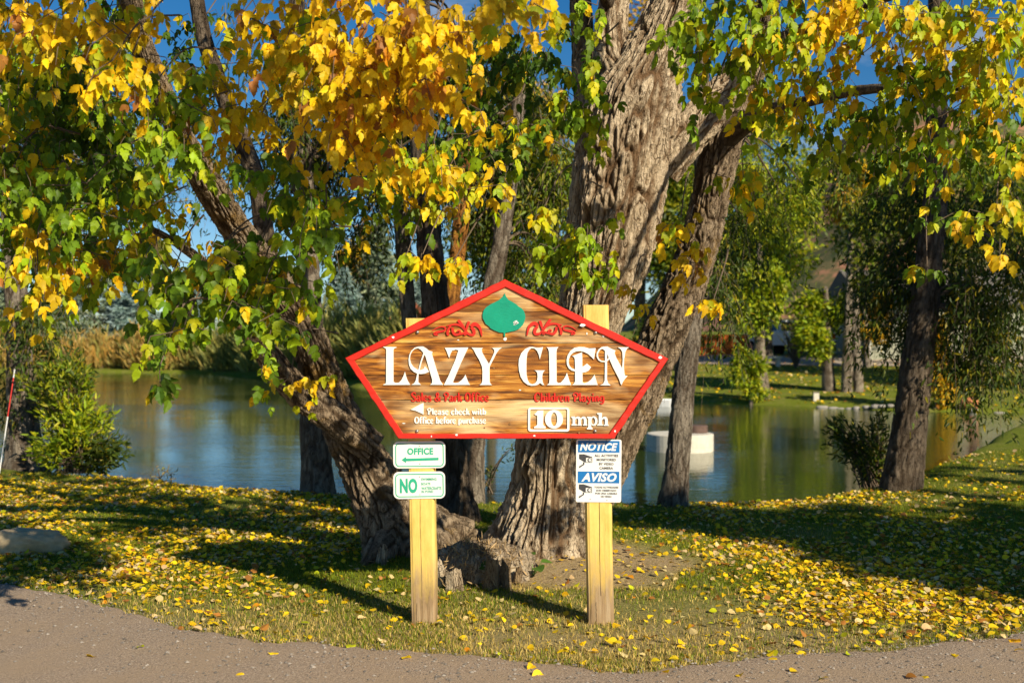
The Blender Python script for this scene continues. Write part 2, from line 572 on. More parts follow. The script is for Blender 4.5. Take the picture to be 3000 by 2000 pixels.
def grass(n, seed, y0, y1, hgt, wid, dens=None, dry_bias=0.0):
    r = np.random.default_rng(seed)
    y = y0 + (y1 - y0) * r.random(n) ** 1.25
    x = (r.random(n) * 2 - 1) * 0.52 * y
    q = np.stack([x, y, np.zeros(n)], 1)
    patch = fbm(q * 1.4 + 5, 3)
    bare = np.sqrt(((x - 0.35) * 0.85) ** 2 + (y - 8.25) ** 2) + (fbm(q * 1.3, 3) - 0.5) * 1.2
    keep = (y > road_edge(x) + 0.10 * (vnoise(q * 9) - 0.62)) & (y < np.interp(x, CX, CY) + 0.6)
    keep &= (r.random(n) < np.clip(patch * 2.2 - 0.35, 0.12, 1)) & ((bare > 0.75) | (r.random(n) < 0.55))
    x, y, patch, bare = x[keep], y[keep], patch[keep], bare[keep]
    n = len(x)
    z = H(x, y) - 0.004
    h = hgt * r.uniform(0.5, 1.25, n)
    w = wid * r.uniform(0.6, 1.3, n)
    a = r.uniform(0, 2 * math.pi, n)
    lean = r.uniform(0.1, 0.9, n) * h * np.where(bare < 0.8, 2.2, 1)
    h = h * np.where(bare < 0.8, 0.35, 1)
    la = r.uniform(0, 2 * math.pi, n)
    dx, dy = np.cos(a) * w, np.sin(a) * w
    lx, ly = np.cos(la) * lean, np.sin(la) * lean
    V = np.zeros((n, 5, 3))
    V[:, 0] = np.stack([x - dx, y - dy, z], 1)
    V[:, 1] = np.stack([x + dx, y + dy, z], 1)
    V[:, 2] = np.stack([x + dx * .7 + lx * .35, y + dy * .7 + ly * .35, z + h * .6], 1)
    V[:, 3] = np.stack([x - dx * .7 + lx * .35, y - dy * .7 + ly * .35, z + h * .6], 1)
    V[:, 4] = np.stack([x + lx, y + ly, z + h * np.where(lean > 0.6 * h, 0.8, 1)], 1)
    b = np.arange(n)[:, None] * 5
    F4 = b + np.array([[0, 1, 2, 3]])
    F3 = b + np.array([[3, 2, 4]])
    near = np.clip((7.9 - y) / 1.3, 0, 1) * np.clip((2.6 - x) / 1.8, 0, 1)
    pdry = np.clip(0.12 + 0.55 * near + 0.9 * (0.48 - patch) + dry_bias, 0.03, 0.85)
    pdry = np.where(bare < 0.85, 0.9, pdry)
    isdry = r.random(n) < pdry
    green = np.array([0.175, 0.215, 0.012]) * r.uniform(0.55, 1.5, (n, 1)) * (1 + 0.5 * (r.random((n, 3)) - 0.5) * np.array([[1, .3, .5]]))
    tan = np.array([0.62, 0.47, 0.15]) * r.uniform(0.55, 1.25, (n, 1))
    c = np.where(isdry[:, None], tan, green)
    return V.reshape(-1, 3), F3, F4, np.repeat(c, 5, 0)
v, f3, f4, c = grass(330000, 21, 5.7, 14.5, 0.034, 0.0026)
tag(mknp('grass', v, [f3, f4], M['grass'], None, False, c), 'short mown lawn grass growing between road and pond', 'grass', kind='stuff')
# ------------------------------------------------------------------ the wooden park sign
SY = 6.667                       # front plane of the sign boards
def crop(x0, y0, s):
    def f(cx, cy):
        p = px(x0 + s * cx, y0 + s * cy, SY)
        return (p[0], p[2])
    return f
C1 = crop(1000, 800, 1000 / 2352)
CL = crop(1100, 1000, 400 / 2352)
CG = crop(1500, 1000, 400 / 2352)
CS = crop(1180, 1130, 300 / 2352)
CT = crop(1530, 1130, 300 / 2352)
CE = crop(1240, 840, 500 / 2352)

def signed(p):
    p = np.asarray(p)
    x, y = p[:, 0], p[:, 1]
    return 0.5 * np.sum(x * np.roll(y, -1) - np.roll(x, -1) * y)

def plate(mb, pts, y_back, y_front, bevel=0.0):
    """upright plate with outline pts (x,z); its face looks towards -Y"""
    p = [tuple(k) for k in pts]
    if signed(p) < 0: p = p[::-1]
    n = len(p)
    v = [(x, y_front, z) for x, z in p] + [(x, y_back, z) for x, z in p]
    f = [tuple(range(n)), tuple(range(2 * n - 1, n - 1, -1))]
    f += [(k, n + k, n + (k + 1) % n, (k + 1) % n) for k in range(n)]
    return mb.add(v, f)

def ring(mb, outer, inner, y_back, y_front):
    n = len(outer)
    v = [(x, y_front, z) for x, z in outer] + [(x, y_front, z) for x, z in inner]
    v += [(x, y_back, z) for x, z in outer] + [(x, y_back, z) for x, z in inner]
    f = []
    for k in range(n):
        j = (k + 1) % n
        f += [(k, j, n + j, n + k), (k, 2 * n + k, 2 * n + j, j), (n + k, n + j, 3 * n + j, 3 * n + k)]
    return mb.add(v, f)

def ribbon(mb, pts, wid, y_back, y_front, n=6, closed=False):
    p = np.asarray(pts, float)
    w = np.asarray(wid, float)
    q = np.column_stack([p, w])
    if closed:
        q = catmull(np.vstack([q[-1], q, q[0], q[1]]), n)[n:-n]
        q = q[:-1] if np.allclose(q[0], q[-1]) else q
    elif len(p) > 2:
        q = catmull(q, n)
    p, w = q[:, :2], np.maximum(q[:, 2], 1e-4)
    if closed:
        tg = np.roll(p, -1, 0) - np.roll(p, 1, 0)
    else:
        tg = np.gradient(p, axis=0)
    tg = nrm(tg)
    nn = np.column_stack([-tg[:, 1], tg[:, 0]])
    a, b = p + nn * w[:, None] / 2, p - nn * w[:, None] / 2
    m = len(p)
    v = [(x, y_front, z) for x, z in a] + [(x, y_front, z) for x, z in b]
    v += [(x, y_back, z) for x, z in a] + [(x, y_back, z) for x, z in b]
    f = []
    for k in range(m if closed else m - 1):
        j = (k + 1) % m
        f += [(k, m + k, m + j, j), (k, j, 2 * m + j, 2 * m + k), (m + k, 3 * m + k, 3 * m + j, m + j)]
    if not closed:
        f += [(0, 2 * m, 3 * m, m), (m - 1, 2 * m - 1, 4 * m - 1, 3 * m - 1)]
    return mb.add(v, f)

# weathered, scorched boards
def plank_mat(name, off, bleach):
    t = NT(name).set(rough=0.55, spec=0.35)
    w = t.noise(1.0, 3, 0.5, (2.2, 1, 5.0), 0.4, off=(off, 0, off * 2))
    g1 = t.noise(1.0, 6, 0.65, (2.6, 2, 34.0), 0.8, off=(off, off, 0))
    g2 = t.noise(1.0, 4, 0.7, (7, 4, 170.0), 0.3, off=(0, off, off))
    c = t.ramp(g1, [(0.38, (0.085, 0.026, 0.003)), (0.48, (0.30, 0.10, 0.008)), (0.57, (0.50, 0.21, 0.025)), (0.70, (0.76, 0.44, 0.10))])
    c = t.mix(t.ramp(w, [(0.55 - bleach, (0, 0, 0)), (0.72 - bleach, (0.75, 0.75, 0.75))]), c, (0.80, 0.60, 0.32))
    bl = t.noise(1.0, 3, 0.5, (2.4, 1, 11.0), 0.5, off=(off * 2, 0, off))
    c = t.mix(t.ramp(bl, [(0.50, (0, 0, 0)), (0.66, (0.85, 0.85, 0.85))]), c, (0.15, 0.052, 0.006))
    c = t.mix(0.55, c, t.ramp(g2, [(0.3, (0.5, 0.42, 0.34)), (0.6, (1.15, 1.15, 1.15))]), 'MULTIPLY')
    t.base(c)
    t.bump(t.math('ADD', t.math('MULTIPLY', g2, 0.7), g1), 0.45, 0.006)
    return t.m

def paint_mat(name, c, wear, worn, rough=0.38):
    t = NT(name).set(rough=rough, spec=0.45)
    n1 = t.noise(9, 6, 0.7)
    n2 = t.noise(70, 3, 0.6, (0.5, 1, 2.5))
    cc = t.ramp(n1, [(0.3, tuple(k * 0.82 for k in c)), (0.7, tuple(min(k * 1.08, 1) for k in c))])
    cc = t.mix(t.ramp(t.noise(42, 4, 0.7), [(wear, (0, 0, 0)), (wear + 0.03, (1, 1, 1))]), cc, worn)
    t.base(cc)
    t.bump(t.math('ADD', n2, n1), 0.22, 0.006)
    return t.m
M['red_paint'] = paint_mat('red_sign_paint', (0.62, 0.024, 0.012), 0.76, (0.75, 0.62, 0.5))
M['white_letter'] = paint_mat('white_letter_paint', (0.86, 0.85, 0.82), 0.80, (0.5, 0.32, 0.14), 0.5)
M['green_paint'] = paint_mat('green_leaf_paint', (0.004, 0.30, 0.19), 0.80, (0.35, 0.4, 0.25))
M['chip'] = simple('white_primer', (0.85, 0.84, 0.82), 0.7, 0.04)
M['bolt'] = simple('galvanised_steel', (0.36, 0.35, 0.34), 0.45, 0.2, 30, 0.5, 0.2, 0.8)

sign = thing('park_sign', (0, SY + 0.1, 0), 'big pentagonal wooden park sign with red border on two yellow posts', 'sign')

outer = [C1(*k) for k in ((1125, 42), (2252, 590), (1880, 1138), (395, 1138), (28, 585))]
inner = [C1(*k) for k in ((1130, 99), (2186, 614), (1843, 1106), (427, 1103), (92, 603))]

def clip(poly, lo, hi):
    def half(pl, z, keep_above):
        out = []
        for i in range(len(pl)):
            a, b = pl[i], pl[(i + 1) % len(pl)]
            ia = (a[1] >= z) == keep_above
            ib = (b[1] >= z) == keep_above
            if ia: out.append(a)
            if ia != ib:
                k = (z - a[1]) / (b[1] - a[1])
                out.append((a[0] + k * (b[0] - a[0]), z))
        return out
    return half(half(poly, lo, True), hi, False)

shr = [(x * 0.997, z + (0.002 if z < 1.2 else -0.003)) for x, z in outer]
seams = [C1(0, y)[1] for y in (20, 265, 483, 702, 872, 1160)]
rs = np.random.default_rng(5)
for k in range(5):
    hi, lo = seams[k] - 0.0016, seams[k + 1] + (0.0032 if k == 3 else 0.0022)
    pl = clip(shr, lo, hi)
    if signed(pl) < 0: pl = pl[::-1]
    # wavy plank edges: subdivide the long sides
    out = []
    for i in range(len(pl)):
        a, b = np.array(pl[i]), np.array(pl[(i + 1) % len(pl)])
        m = max(1, int(np.linalg.norm(b - a) / 0.04)) if abs(b[1] - a[1]) < 1e-6 else 1
        for j in range(m):
            p = a + (b - a) * j / m
            if 0 < j: p = p + np.array([0, rs.normal(0, 0.0007)])
            out.append(tuple(p))
    mb = MB()
    plate(mb, out, SY + 0.04, SY + (0.0, 0.0012, -0.0008, 0.0008, -0.0004)[k])
    mb.build('plank', plank_mat('sign_plank_%d' % k, 3.7 * k + 1.3, (0.0, 0.02, -0.02, -0.02, 0.10)[k]), sign)

plate(MB(), [(x * .97, 1.5 + (z - 1.5) * .97) for x, z in outer], SY + .050, SY + .041).build('gap_backing', simple('dark_backing', (.06, .04, .025), .9), sign)  # dark sheet added behind the boards so their gaps look dark

# raised red border, one rail per side, mitred
for i in range(5):
    j = (i + 1) % 5
    o0, o1, i0, i1 = map(np.array, (outer[i], outer[j], inner[i], inner[j]))
    m = 24
    v, f = [], []
    for k in range(m + 1):
        s = k / m
        po, pi_ = o0 + (o1 - o0) * s, i0 + (i1 - i0) * s
        jo, ji = rs.normal(0, 0.0012, 2)
        d = nrm((pi_ - po)[None])[0]
        po, pi_ = po + d * jo * (0 < k < m), pi_ + d * ji * (0 < k < m)
        hgt = 0.013 + rs.normal(0, 0.0006)
        e = (pi_ - po)
        prof = [(0.0, -0.049), (0.0, hgt - 0.004), (0.10, hgt), (0.88, hgt), (1.0, hgt - 0.005), (1.0, -0.003)]
        for a, h in prof:
            w = po + e * a
            v.append((w[0], SY - h, w[1]))
    np_ = len(prof)
    for k in range(m):
        for a in range(np_ - 1):
            f.append((k * np_ + a, k * np_ + a + 1, (k + 1) * np_ + a + 1, (k + 1) * np_ + a))
    mk('border_rail', v, f, M['red_paint'], sign, False)

# big letters, traced
BIG = {
 'L': [(CL, [(135, 90), (365, 95), (362, 108), (330, 118), (312, 140), (312, 690), (335, 708), (360, 712), (410, 705), (450, 660), (485, 590), (510, 520), (530, 600), (555, 670), (600, 745), (135, 748), (140, 738), (178, 722), (185, 690), (188, 150), (178, 118), (140, 100)])],
 'A': [(CL, [(745, 90), (820, 85), (880, 120), (920, 155), (985, 175), (975, 215), (1000, 300), (1050, 470), (1090, 590), (1115, 670), (1165, 745), (940, 745), (975, 715), (980, 660), (960, 590), (905, 400), (865, 260), (820, 185), (780, 140), (735, 118)]),
       (CL, [(800, 85), (740, 88), (680, 105), (620, 160), (585, 230), (572, 310), (580, 400), (610, 470), (660, 520), (720, 550), (780, 560), (850, 552), (925, 520), (895, 475), (852, 428), (830, 470), (780, 490), (740, 488), (700, 468), (650, 430), (612, 370), (595, 300), (605, 230), (635, 170), (680, 130), (735, 115), (770, 118)]),
       (CL, [(828, 195), (850, 215), (800, 350), (770, 460), (745, 560), (740, 640), (740, 700), (785, 745), (620, 745), (670, 715), (695, 670), (720, 560), (745, 470), (780, 340)])],
 'Z': [(CL, [(1195, 108), (1600, 102), (1470, 380), (1335, 700), (1370, 715), (1430, 705), (1490, 660), (1530, 610), (1550, 570), (1580, 650), (1605, 710), (1630, 745), (1180, 748), (1260, 590), (1380, 310), (1430, 150), (1380, 140), (1320, 160), (1290, 220), (1272, 285), (1250, 230), (1225, 160)])],
 'Y': [(CL, [(1655, 105), (1855, 110), (1830, 130), (1840, 190), (1890, 280), (1955, 385), (2010, 270), (2050, 180), (2045, 140), (2010, 110), (2180, 105), (2130, 140), (2080, 210), (2020, 330), (1970, 430), (1965, 500), (1968, 690), (1985, 730), (2010, 748), (1790, 748), (1825, 725), (1842, 680), (1845, 520), (1835, 430), (1790, 320), (1730, 220), (1690, 140)])],
 'G': [(CG, [(535, 95), (478, 310), (462, 230), (430, 160), (385, 120), (335, 115), (300, 140), (265, 200), (250, 300), (248, 420), (250, 560), (270, 660), (300, 715), (350, 735), (400, 715), (432, 670), (440, 600), (435, 540), (415, 510), (385, 495), (570, 495), (545, 515), (525, 560), (520, 620), (530, 700), (555, 750), (520, 745), (485, 712), (440, 745), (390, 758), (330, 760), (270, 745), (200, 690), (150, 610), (120, 500), (112, 400), (120, 300), (160, 200), (230, 125), (300, 95), (350, 92), (420, 105), (480, 105)])],
 'L2': [(CG, [(595, 100), (800, 95), (775, 125), (765, 180), (768, 690), (800, 715), (840, 705), (890, 650), (925, 590), (945, 535), (965, 600), (990, 680), (1020, 748), (600, 750), (640, 715), (645, 650), (640, 300), (635, 170), (620, 120)])],
 'E': [(CG, [(1035, 250), (1205, 185), (1210, 300), (1210, 430), (1215, 700), (1240, 718), (1300, 700), (1360, 655), (1400, 600), (1420, 570), (1445, 650), (1475, 748), (1035, 748), (1070, 720), (1085, 680), (1085, 400), (1080, 300), (1065, 265)]),
       (CG, [(1190, 440), (1230, 425), (1290, 380), (1360, 440), (1320, 500), (1270, 525), (1190, 540)]),
       (CG, [(1440, 115), (1410, 310), (1370, 270), (1310, 215), (1240, 180), (1180, 165), (1110, 170), (1050, 195), (1005, 240), (980, 300), (975, 360), (990, 420), (1030, 460), (1095, 485), (1095, 515), (1030, 500), (980, 465), (945, 400), (938, 320), (955, 240), (1000, 165), (1070, 110), (1150, 92), (1240, 95), (1330, 118)])],
 'N': [(CG, [(1600, 130), (1635, 150), (1637, 340), (1635, 650), (1655, 715), (1700, 755), (1515, 752), (1570, 725), (1595, 670), (1600, 350)]),
       (CG, [(1560, 90), (1640, 85), (1700, 120), (1780, 155), (1765, 200), (1800, 290), (1900, 470), (1935, 545), (1945, 585), (1990, 590), (1945, 640), (1910, 690), (1885, 750), (1870, 730), (1840, 640), (1740, 450), (1640, 220), (1600, 160), (1560, 130), (1530, 128)]),
       (CG, [(1820, 100), (2020, 98), (1980, 120), (1950, 180), (1930, 300), (1925, 430), (1935, 560), (1895, 480), (1905, 300), (1898, 180), (1870, 130)]),
       (CG, [(1600, 95), (1540, 95), (1490, 135), (1455, 200), (1455, 260), (1485, 320), (1530, 350), (1600, 355), (1650, 330), (1675, 300), (1660, 280), (1640, 310), (1590, 335), (1540, 330), (1500, 300), (1480, 250), (1482, 200), (1510, 150), (1545, 125), (1600, 115)])],
}
for key, pieces in BIG.items():
    mb = MB()
    for k, (cf, pts) in enumerate(pieces):
        plate(mb, [cf(*p) for p in pts], SY + 0.004, SY - 0.0085 - 0.0006 * k)
    mb.build('letter', M['white_letter'], sign)

# '10' in its box, 'mph', arrow
def ell(cf, cx, cy, rx, ry, n=28):
    return [cf(cx + rx * math.cos(a), cy + ry * math.sin(a)) for a in np.arange(n) * 2 * math.pi / n]
def rrect(x0, y0, x1, y1, r, n=5):
    out = []
    for cx, cy, a0 in ((x1 - r, y0 + r, -90), (x1 - r, y1 - r, 0), (x0 + r, y1 - r, 90), (x0 + r, y0 + r, 180)):
        for k in range(n):
            a = math.radians(a0 + 90 * k / (n - 1))
            out.append((cx + r * math.cos(a), cy + r * math.sin(a)))
    return out
LW = M['white_letter']
ring(MB(), [CT(*p) for p in rrect(132, 495, 1083, 1045, 60)], [CT(*p) for p in rrect(182, 532, 1032, 995, 32)], SY + .004, SY - .008).build('number_frame', LW, sign)
plate(MB(), [CT(*p) for p in [(275, 640), (310, 620), (350, 570), (485, 562), (480, 880), (500, 915), (540, 930), (535, 970), (270, 968), (275, 930), (320, 915), (345, 880), (345, 680), (300, 665)]], SY + .004, SY - .008).build('digit', LW, sign)
ring(MB(), ell(CT, 728, 762, 207, 215), ell(CT, 732, 760, 70, 155), SY + .004, SY - .008).build('digit', LW, sign)
sc = CT(1, 0)[0] - CT(0, 0)[0]
def feet(mb, x0, x1, y0, y1, h): plate(mb, [CT(x0, y0), (CT(x1, y0)), CT(x1, y1), CT(x0, y1)], SY + .004, SY - h)
mb = plate(MB(), [CT(*p) for p in [(1125, 700), (1215, 698), (1215, 870), (1250, 880), (1250, 905), (1130, 905), (1130, 880), (1155, 870), (1155, 740), (1125, 725)]], SY + .004, SY - .008)
ribbon(mb, [CT(*p) for p in [(1205, 765), (1262, 724), (1312, 755), (1318, 885)]], [20 * sc, 44 * sc, 62 * sc, 62 * sc], SY + .004, SY - .0086)
feet(mb, 1268, 1362, 880, 905, .0092)
ribbon(mb, [CT(*p) for p in [(1335, 765), (1392, 724), (1440, 755), (1446, 885)]], [20 * sc, 44 * sc, 62 * sc, 62 * sc], SY + .004, SY - .0098)
feet(mb, 1396, 1490, 880, 905, .0104)
mb.build('letter', LW, sign)
mb = plate(MB(), [CT(*p) for p in [(1485, 705), (1582, 705), (1582, 940), (1612, 965), (1610, 995), (1480, 990), (1485, 965), (1515, 945), (1515, 740), (1485, 730)]], SY + .004, SY - .008)
ring(mb, ell(CT, 1640, 802, 88, 110, 20), ell(CT, 1630, 802, 42, 78, 20), SY + .004, SY - .0086)
mb.build('letter', LW, sign)
mb = plate(MB(), [CT(*p) for p in [(1720, 620), (1828, 618), (1828, 870), (1850, 885), (1850, 908), (1718, 905), (1720, 880), (1755, 870), (1755, 655), (1720, 645)]], SY + .004, SY - .008)
ribbon(mb, [CT(*p) for p in [(1818, 775), (1875, 728), (1926, 760), (1930, 890)]], [20 * sc, 46 * sc, 64 * sc, 64 * sc], SY + .004, SY - .0086)
feet(mb, 1868, 1980, 885, 912, .0092)
mb.build('letter', LW, sign)
plate(MB(), [CS(*p) for p in [(180, 542), (310, 470), (400, 420), (470, 390), (480, 395), (480, 655), (400, 615), (300, 570)]], SY + .004, SY - .007).build('arrow', LW, sign)

# small carved lettering: a stroke alphabet drawn with a broad nib
T_, t_ = 0.19, 0.08
ST = [.14, T_, T_]
GL = {
 'S': (.60, [([(.5, .8), (.42, .95), (.25, .97), (.1, .82), (.2, .62), (.42, .42), (.5, .2), (.36, .04), (.15, .04), (.03, .17)], [.08, .1, .11, .14, .2, .22, .18, .12, .1, .08])]),
 'a': (.52, [([(.06, .5), (.2, .6), (.34, .52), (.36, .3), (.36, .08), (.46, .02)], [.12, .1, .14, T_, T_, .08]), ([(.34, .38), (.16, .32), (.06, .17), (.16, .03), (.34, .1)], [.07, .1, .16, .12, .06])]),
 'l': (.27, [([(.08, .98), (.12, .7), (.12, .2), (.2, .02)], [.16, T_, T_, .12])]),
 'e': (.48, [([(.06, .32), (.36, .38), (.34, .54), (.2, .61), (.08, .48), (.06, .28), (.14, .07), (.28, .02), (.42, .14)], [.06, .08, .1, .1, .14, T_, .16, .12, .07])]),
 's': (.44, [([(.34, .5), (.2, .6), (.08, .5), (.16, .36), (.3, .24), (.28, .06), (.12, .02), (.03, .12)], [.1, .1, .14, .17, .17, .14, .1, .08])]),
 '&': (.70, [([(.62, .5), (.52, .2), (.3, .02), (.1, .1), (.08, .3), (.3, .52), (.42, .78), (.3, .96), (.16, .8)], [.1, .1, .12, .15, .16, .12, .12, .1, .12]), ([(.16, .8), (.26, .5), (.5, .16), (.66, .02)], [.14, .16, .17, .1])]),
 'P': (.60, [([(.2, .72), (.2, .4), (.18, 0)], [.1, T_, T_]), ([(.08, .6), (.02, .8), (.2, .97), (.42, .92), (.5, .7), (.36, .5), (.22, .5)], [.07, .09, .11, .15, .18, .12, .07])]),
 'r': (.40, [([(.1, .6), (.12, .4), (.12, 0)], ST), ([(.14, .42), (.24, .58), (.36, .56)], [.07, .1, .16])]),
 'k': (.50, [([(.1, .98), (.12, .6), (.12, 0)], ST), ([(.4, .6), (.26, .42), (.14, .33)], [.14, .1, .06]), ([(.2, .38), (.32, .2), (.46, 0)], [.08, T_, .14])]),
 'f': (.40, [([(.4, .86), (.3, .97), (.18, .86), (.16, .6), (.16, 0)], [.12, .1, .15, T_, T_]), ([(.03, .6), (.34, .6)], [.08, .08])]),
 'i': (.25, [([(.1, .6), (.12, .4), (.12, 0)], ST), ([(.12, .76), (.12, .9)], [.15, .15])]),
 'c': (.46, [([(.4, .46), (.26, .6), (.1, .5), (.06, .28), (.14, .06), (.28, .02), (.42, .14)], [.14, .1, .15, T_, .15, .11, .07])]),
 'C': (.60, [([(.5, .72), (.46, .94), (.28, .96), (.1, .76), (.06, .45), (.14, .12), (.32, .03), (.52, .16)], [.1, .12, .11, .17, .21, .18, .12, .08])]),
 'h': (.52, [([(.1, .98), (.12, .6), (.12, 0)], ST), ([(.14, .4), (.26, .58), (.38, .5), (.4, .26), (.3, 0)], [.06, .1, .16, T_, .1])]),
 'd': (.52, [([(.38, .98), (.4, .6), (.4, 0)], ST), ([(.38, .52), (.22, .6), (.08, .42), (.08, .2), (.2, .03), (.38, .12)], [.06, .1, .16, T_, .12, .06])]),
 'n': (.54, [([(.1, .6), (.12, .4), (.12, 0)], ST), ([(.14, .4), (.26, .58), (.38, .5), (.4, .26), (.4, 0)], [.06, .1, .16, T_, .16])]),
 'y': (.50, [([(.08, .6), (.16, .3), (.28, .06)], [.16, T_, .1]), ([(.42, .6), (.32, .2), (.2, -.18), (.04, -.2)], [.12, .12, .12, .14])]),
 'g': (.52, [([(.36, .52), (.2, .6), (.07, .42), (.07, .22), (.2, .06), (.36, .14)], [.06, .1, .16, T_, .12, .06]), ([(.38, .6), (.4, .2), (.36, -.12), (.2, -.25), (.05, -.15)], [.14, T_, .16, .12, .12])]),
 'p': (.54, [([(.1, .62), (.12, .3), (.12, -.25)], ST), ([(.14, .5), (.28, .6), (.42, .42), (.42, .2), (.3, .03), (.14, .1)], [.06, .1, .16, T_, .12, .06])]),
 'u': (.54, [([(.1, .6), (.12, .3), (.16, .06), (.28, .03), (.38, .16)], [.15, T_, .16, .1, .06]), ([(.4, .6), (.4, .3), (.42, 0)], [.14, T_, .15])]),
 'w': (.70, [([(.06, .6), (.14, .3), (.2, .03)], [.15, T_, .12]), ([(.34, .58), (.28, .3), (.21, .03)], [.09, .09, .08]), ([(.34, .58), (.4, .3), (.47, .03)], [.13, T_, .12]), ([(.62, .6), (.56, .3), (.48, .03)], [.12, .1, .08])]),
 't': (.38, [([(.14, .85), (.14, .3), (.18, .06), (.32, .04)], [.13, T_, .16, .1]), ([(.02, .6), (.3, .6)], [.08, .08])]),
 'b': (.54, [([(.1, .98), (.12, .5), (.12, 0)], ST), ([(.14, .5), (.28, .6), (.42, .42), (.42, .2), (.3, .03), (.14, .1)], [.06, .1, .16, T_, .12, .06])]),
}
for ch, w, hh in (('O', .66, 1.0), ('o', .5, .62)):
    a = np.arange(12) * 2 * math.pi / 12
    pts = [(w * .47 + (w * .40 - .02) * math.cos(k), hh * .49 + (hh * .49 - .04) * math.sin(k)) for k in a]
    GL[ch] = (w, [(pts, [0.09 + 0.11 * abs(math.cos(k)) for k in a])])

def carve(text, cf, x0, x1, ybase, ycap, mat, hgt, bold=1.0):
    adv = sum(0.30 if c == ' ' else GL[c][0] for c in text)
    sx, sy = (x1 - x0) / adv, (ybase - ycap)
    u = abs(cf(1, 0)[0] - cf(0, 0)[0])
    x = 0.0
    for c in text:
        if c == ' ':
            x += 0.30
            continue
        a, strokes = GL[c]
        mb = MB()
        for k, (pts, wd) in enumerate(strokes):
            q = [cf(x0 + (x + p[0]) * sx, ybase - p[1] * sy) for p in pts]
            ribbon(mb, q, [k2 * bold * u * (sx + sy) / 2 for k2 in wd], SY + .003, SY - hgt - 0.0007 * k, 5, closed=c in 'Oo')
        mb.build('letter', mat, sign)
        x += a
carve('Sales & Park Office', CS, 190, 1985, 355, 148, M['red_paint'], .006, 1.05)
carve('Children Playing', CT, 280, 1895, 358, 155, M['red_paint'], .006, 1.05)
carve('Please check with', CS, 565, 1920, 658, 510, LW, .006, 1.12)
carve('Office before purchase', CS, 272, 1920, 860, 705, LW, .006, 1.12)

# green leaf emblem and the red scrolls beside it
EM = [(1122, 90), (1140, 130), (1170, 175), (1240, 215), (1280, 240), (1320, 275), (1360, 300), (1385, 330), (1405, 380), (1408, 430), (1395, 480), (1370, 530), (1320, 580), (1260, 605), (1190, 620), (1130, 632), (1130, 685), (1112, 685), (1108, 632), (1050, 628), (980, 600), (925, 570), (915, 550), (860, 510), (840, 470), (820, 430), (818, 380), (835, 320), (870, 280), (930, 240), (990, 210), (1040, 185), (1075, 155), (1105, 125)]
em = plate(MB(), [CE(*p) for p in EM], SY + .004, SY - .008).build('leaf_emblem', M['green_paint'], sign)
ue = abs(CE(1, 0)[0] - CE(0, 0)[0])
ribbon(MB(), [CE(*p) for p in [(1292, 468), (1245, 492), (1300, 486), (1250, 522), (1312, 492)]], [16 * ue] * 5, SY - .006, SY - .0095, 4).build('paint_scratch', M['chip'], em)
SCR = [([(125, 612), (180, 572), (250, 550), (303, 562), (296, 600), (230, 618), (172, 632), (160, 652), (205, 664)], [6, 14, 18, 22, 24, 30, 36, 34, 16]),
       ([(325, 540), (400, 522), (480, 522), (540, 552), (590, 612), (630, 652), (680, 662), (703, 638), (690, 590), (662, 556)], [10, 25, 32, 30, 28, 30, 36, 40, 44, 36]),
       ([(655, 548), (700, 515), (750, 532), (788, 585), (808, 680)], [36, 52, 46, 34, 16]),
       ([(482, 460), (512, 495), (560, 558), (590, 600)], [34, 38, 26, 12]),
       ([(632, 478), (615, 522), (600, 572), (598, 600)], [34, 36, 26, 12]),
       ([(382, 532), (352, 580), (336, 630), (345, 670)], [22, 30, 34, 28]),
       ([(402, 560), (412, 620), (442, 656), (488, 654), (512, 622), (490, 602), (466, 616)], [30, 36, 36, 30, 24, 20, 14]),
       ([(468, 662), (530, 648), (578, 630), (594, 650), (560, 664)], [14, 24, 28, 26, 14])]
for mir in (False, True):
    mb = MB()
    for k, (pts, wd) in enumerate(SCR):
        q = [CE(2238 - p[0] if mir else p[0], p[1] - (10 if mir else 0)) for p in pts]
        ribbon(mb, q, [w * ue for w in wd], SY + .003, SY - .007 - .0006 * k, 6)
    mb.build('scroll_ornament', M['red_paint'], sign)

# bolts, knots, paint chips
def bolt(mb, x, z, r, y0, h=0.007):
    n = 14
    v = [(x + r * math.cos(a), y0, z + r * math.sin(a)) for a in np.arange(n) * 2 * math.pi / n]
    v += [(x + .72 * r * math.cos(a), y0 - h * .8, z + .72 * r * math.sin(a)) for a in np.arange(n) * 2 * math.pi / n]
    v += [(x, y0 - h, z)]
    f = [(k, (k + 1) % n, n + (k + 1) % n, n + k) for k in range(n)] + [(n + k, n + (k + 1) % n, 2 * n) for k in range(n)]
    return mb.add(v, f)
for cx, cy in ((525, 407), (1752, 410), (522, 1087), (1748, 1087)):
    x, z = C1(cx, cy)
    bolt(MB(), x, z, 0.0105, SY - .0015, .009).build('bolt', M['bolt'], sign, True)
M['knot'] = simple('wood_knot', (0.20, 0.10, 0.035), 0.8, 0.5, 60)
for cx, cy, r in ((1050, 655, .0085), (1027, 138, .005), (1160, 1040, .010), (985, 1065, .006), (1635, 1100, .008)):
    x, z = C1(cx, cy)
    bolt(MB(), x, z, r, SY + .001, .0028 if cy < 1090 else .0145).build('knot', M['knot'], sign, True)
CH = [(360, 442, 11, 8), (1128, 452, 14, 14), (1658, 358, 22, 12), (1692, 418, 5, 10), (1805, 436, 8, 7), (2196, 580, 13, 10), (432, 1034, 14, 4), (622, 1122, 4, 8), (795, 1112, 12, 7), (1330, 1118, 10, 6), (1230, 805, 10, 5), (805, 460, 8, 4), (1884, 1086, 8, 8)]
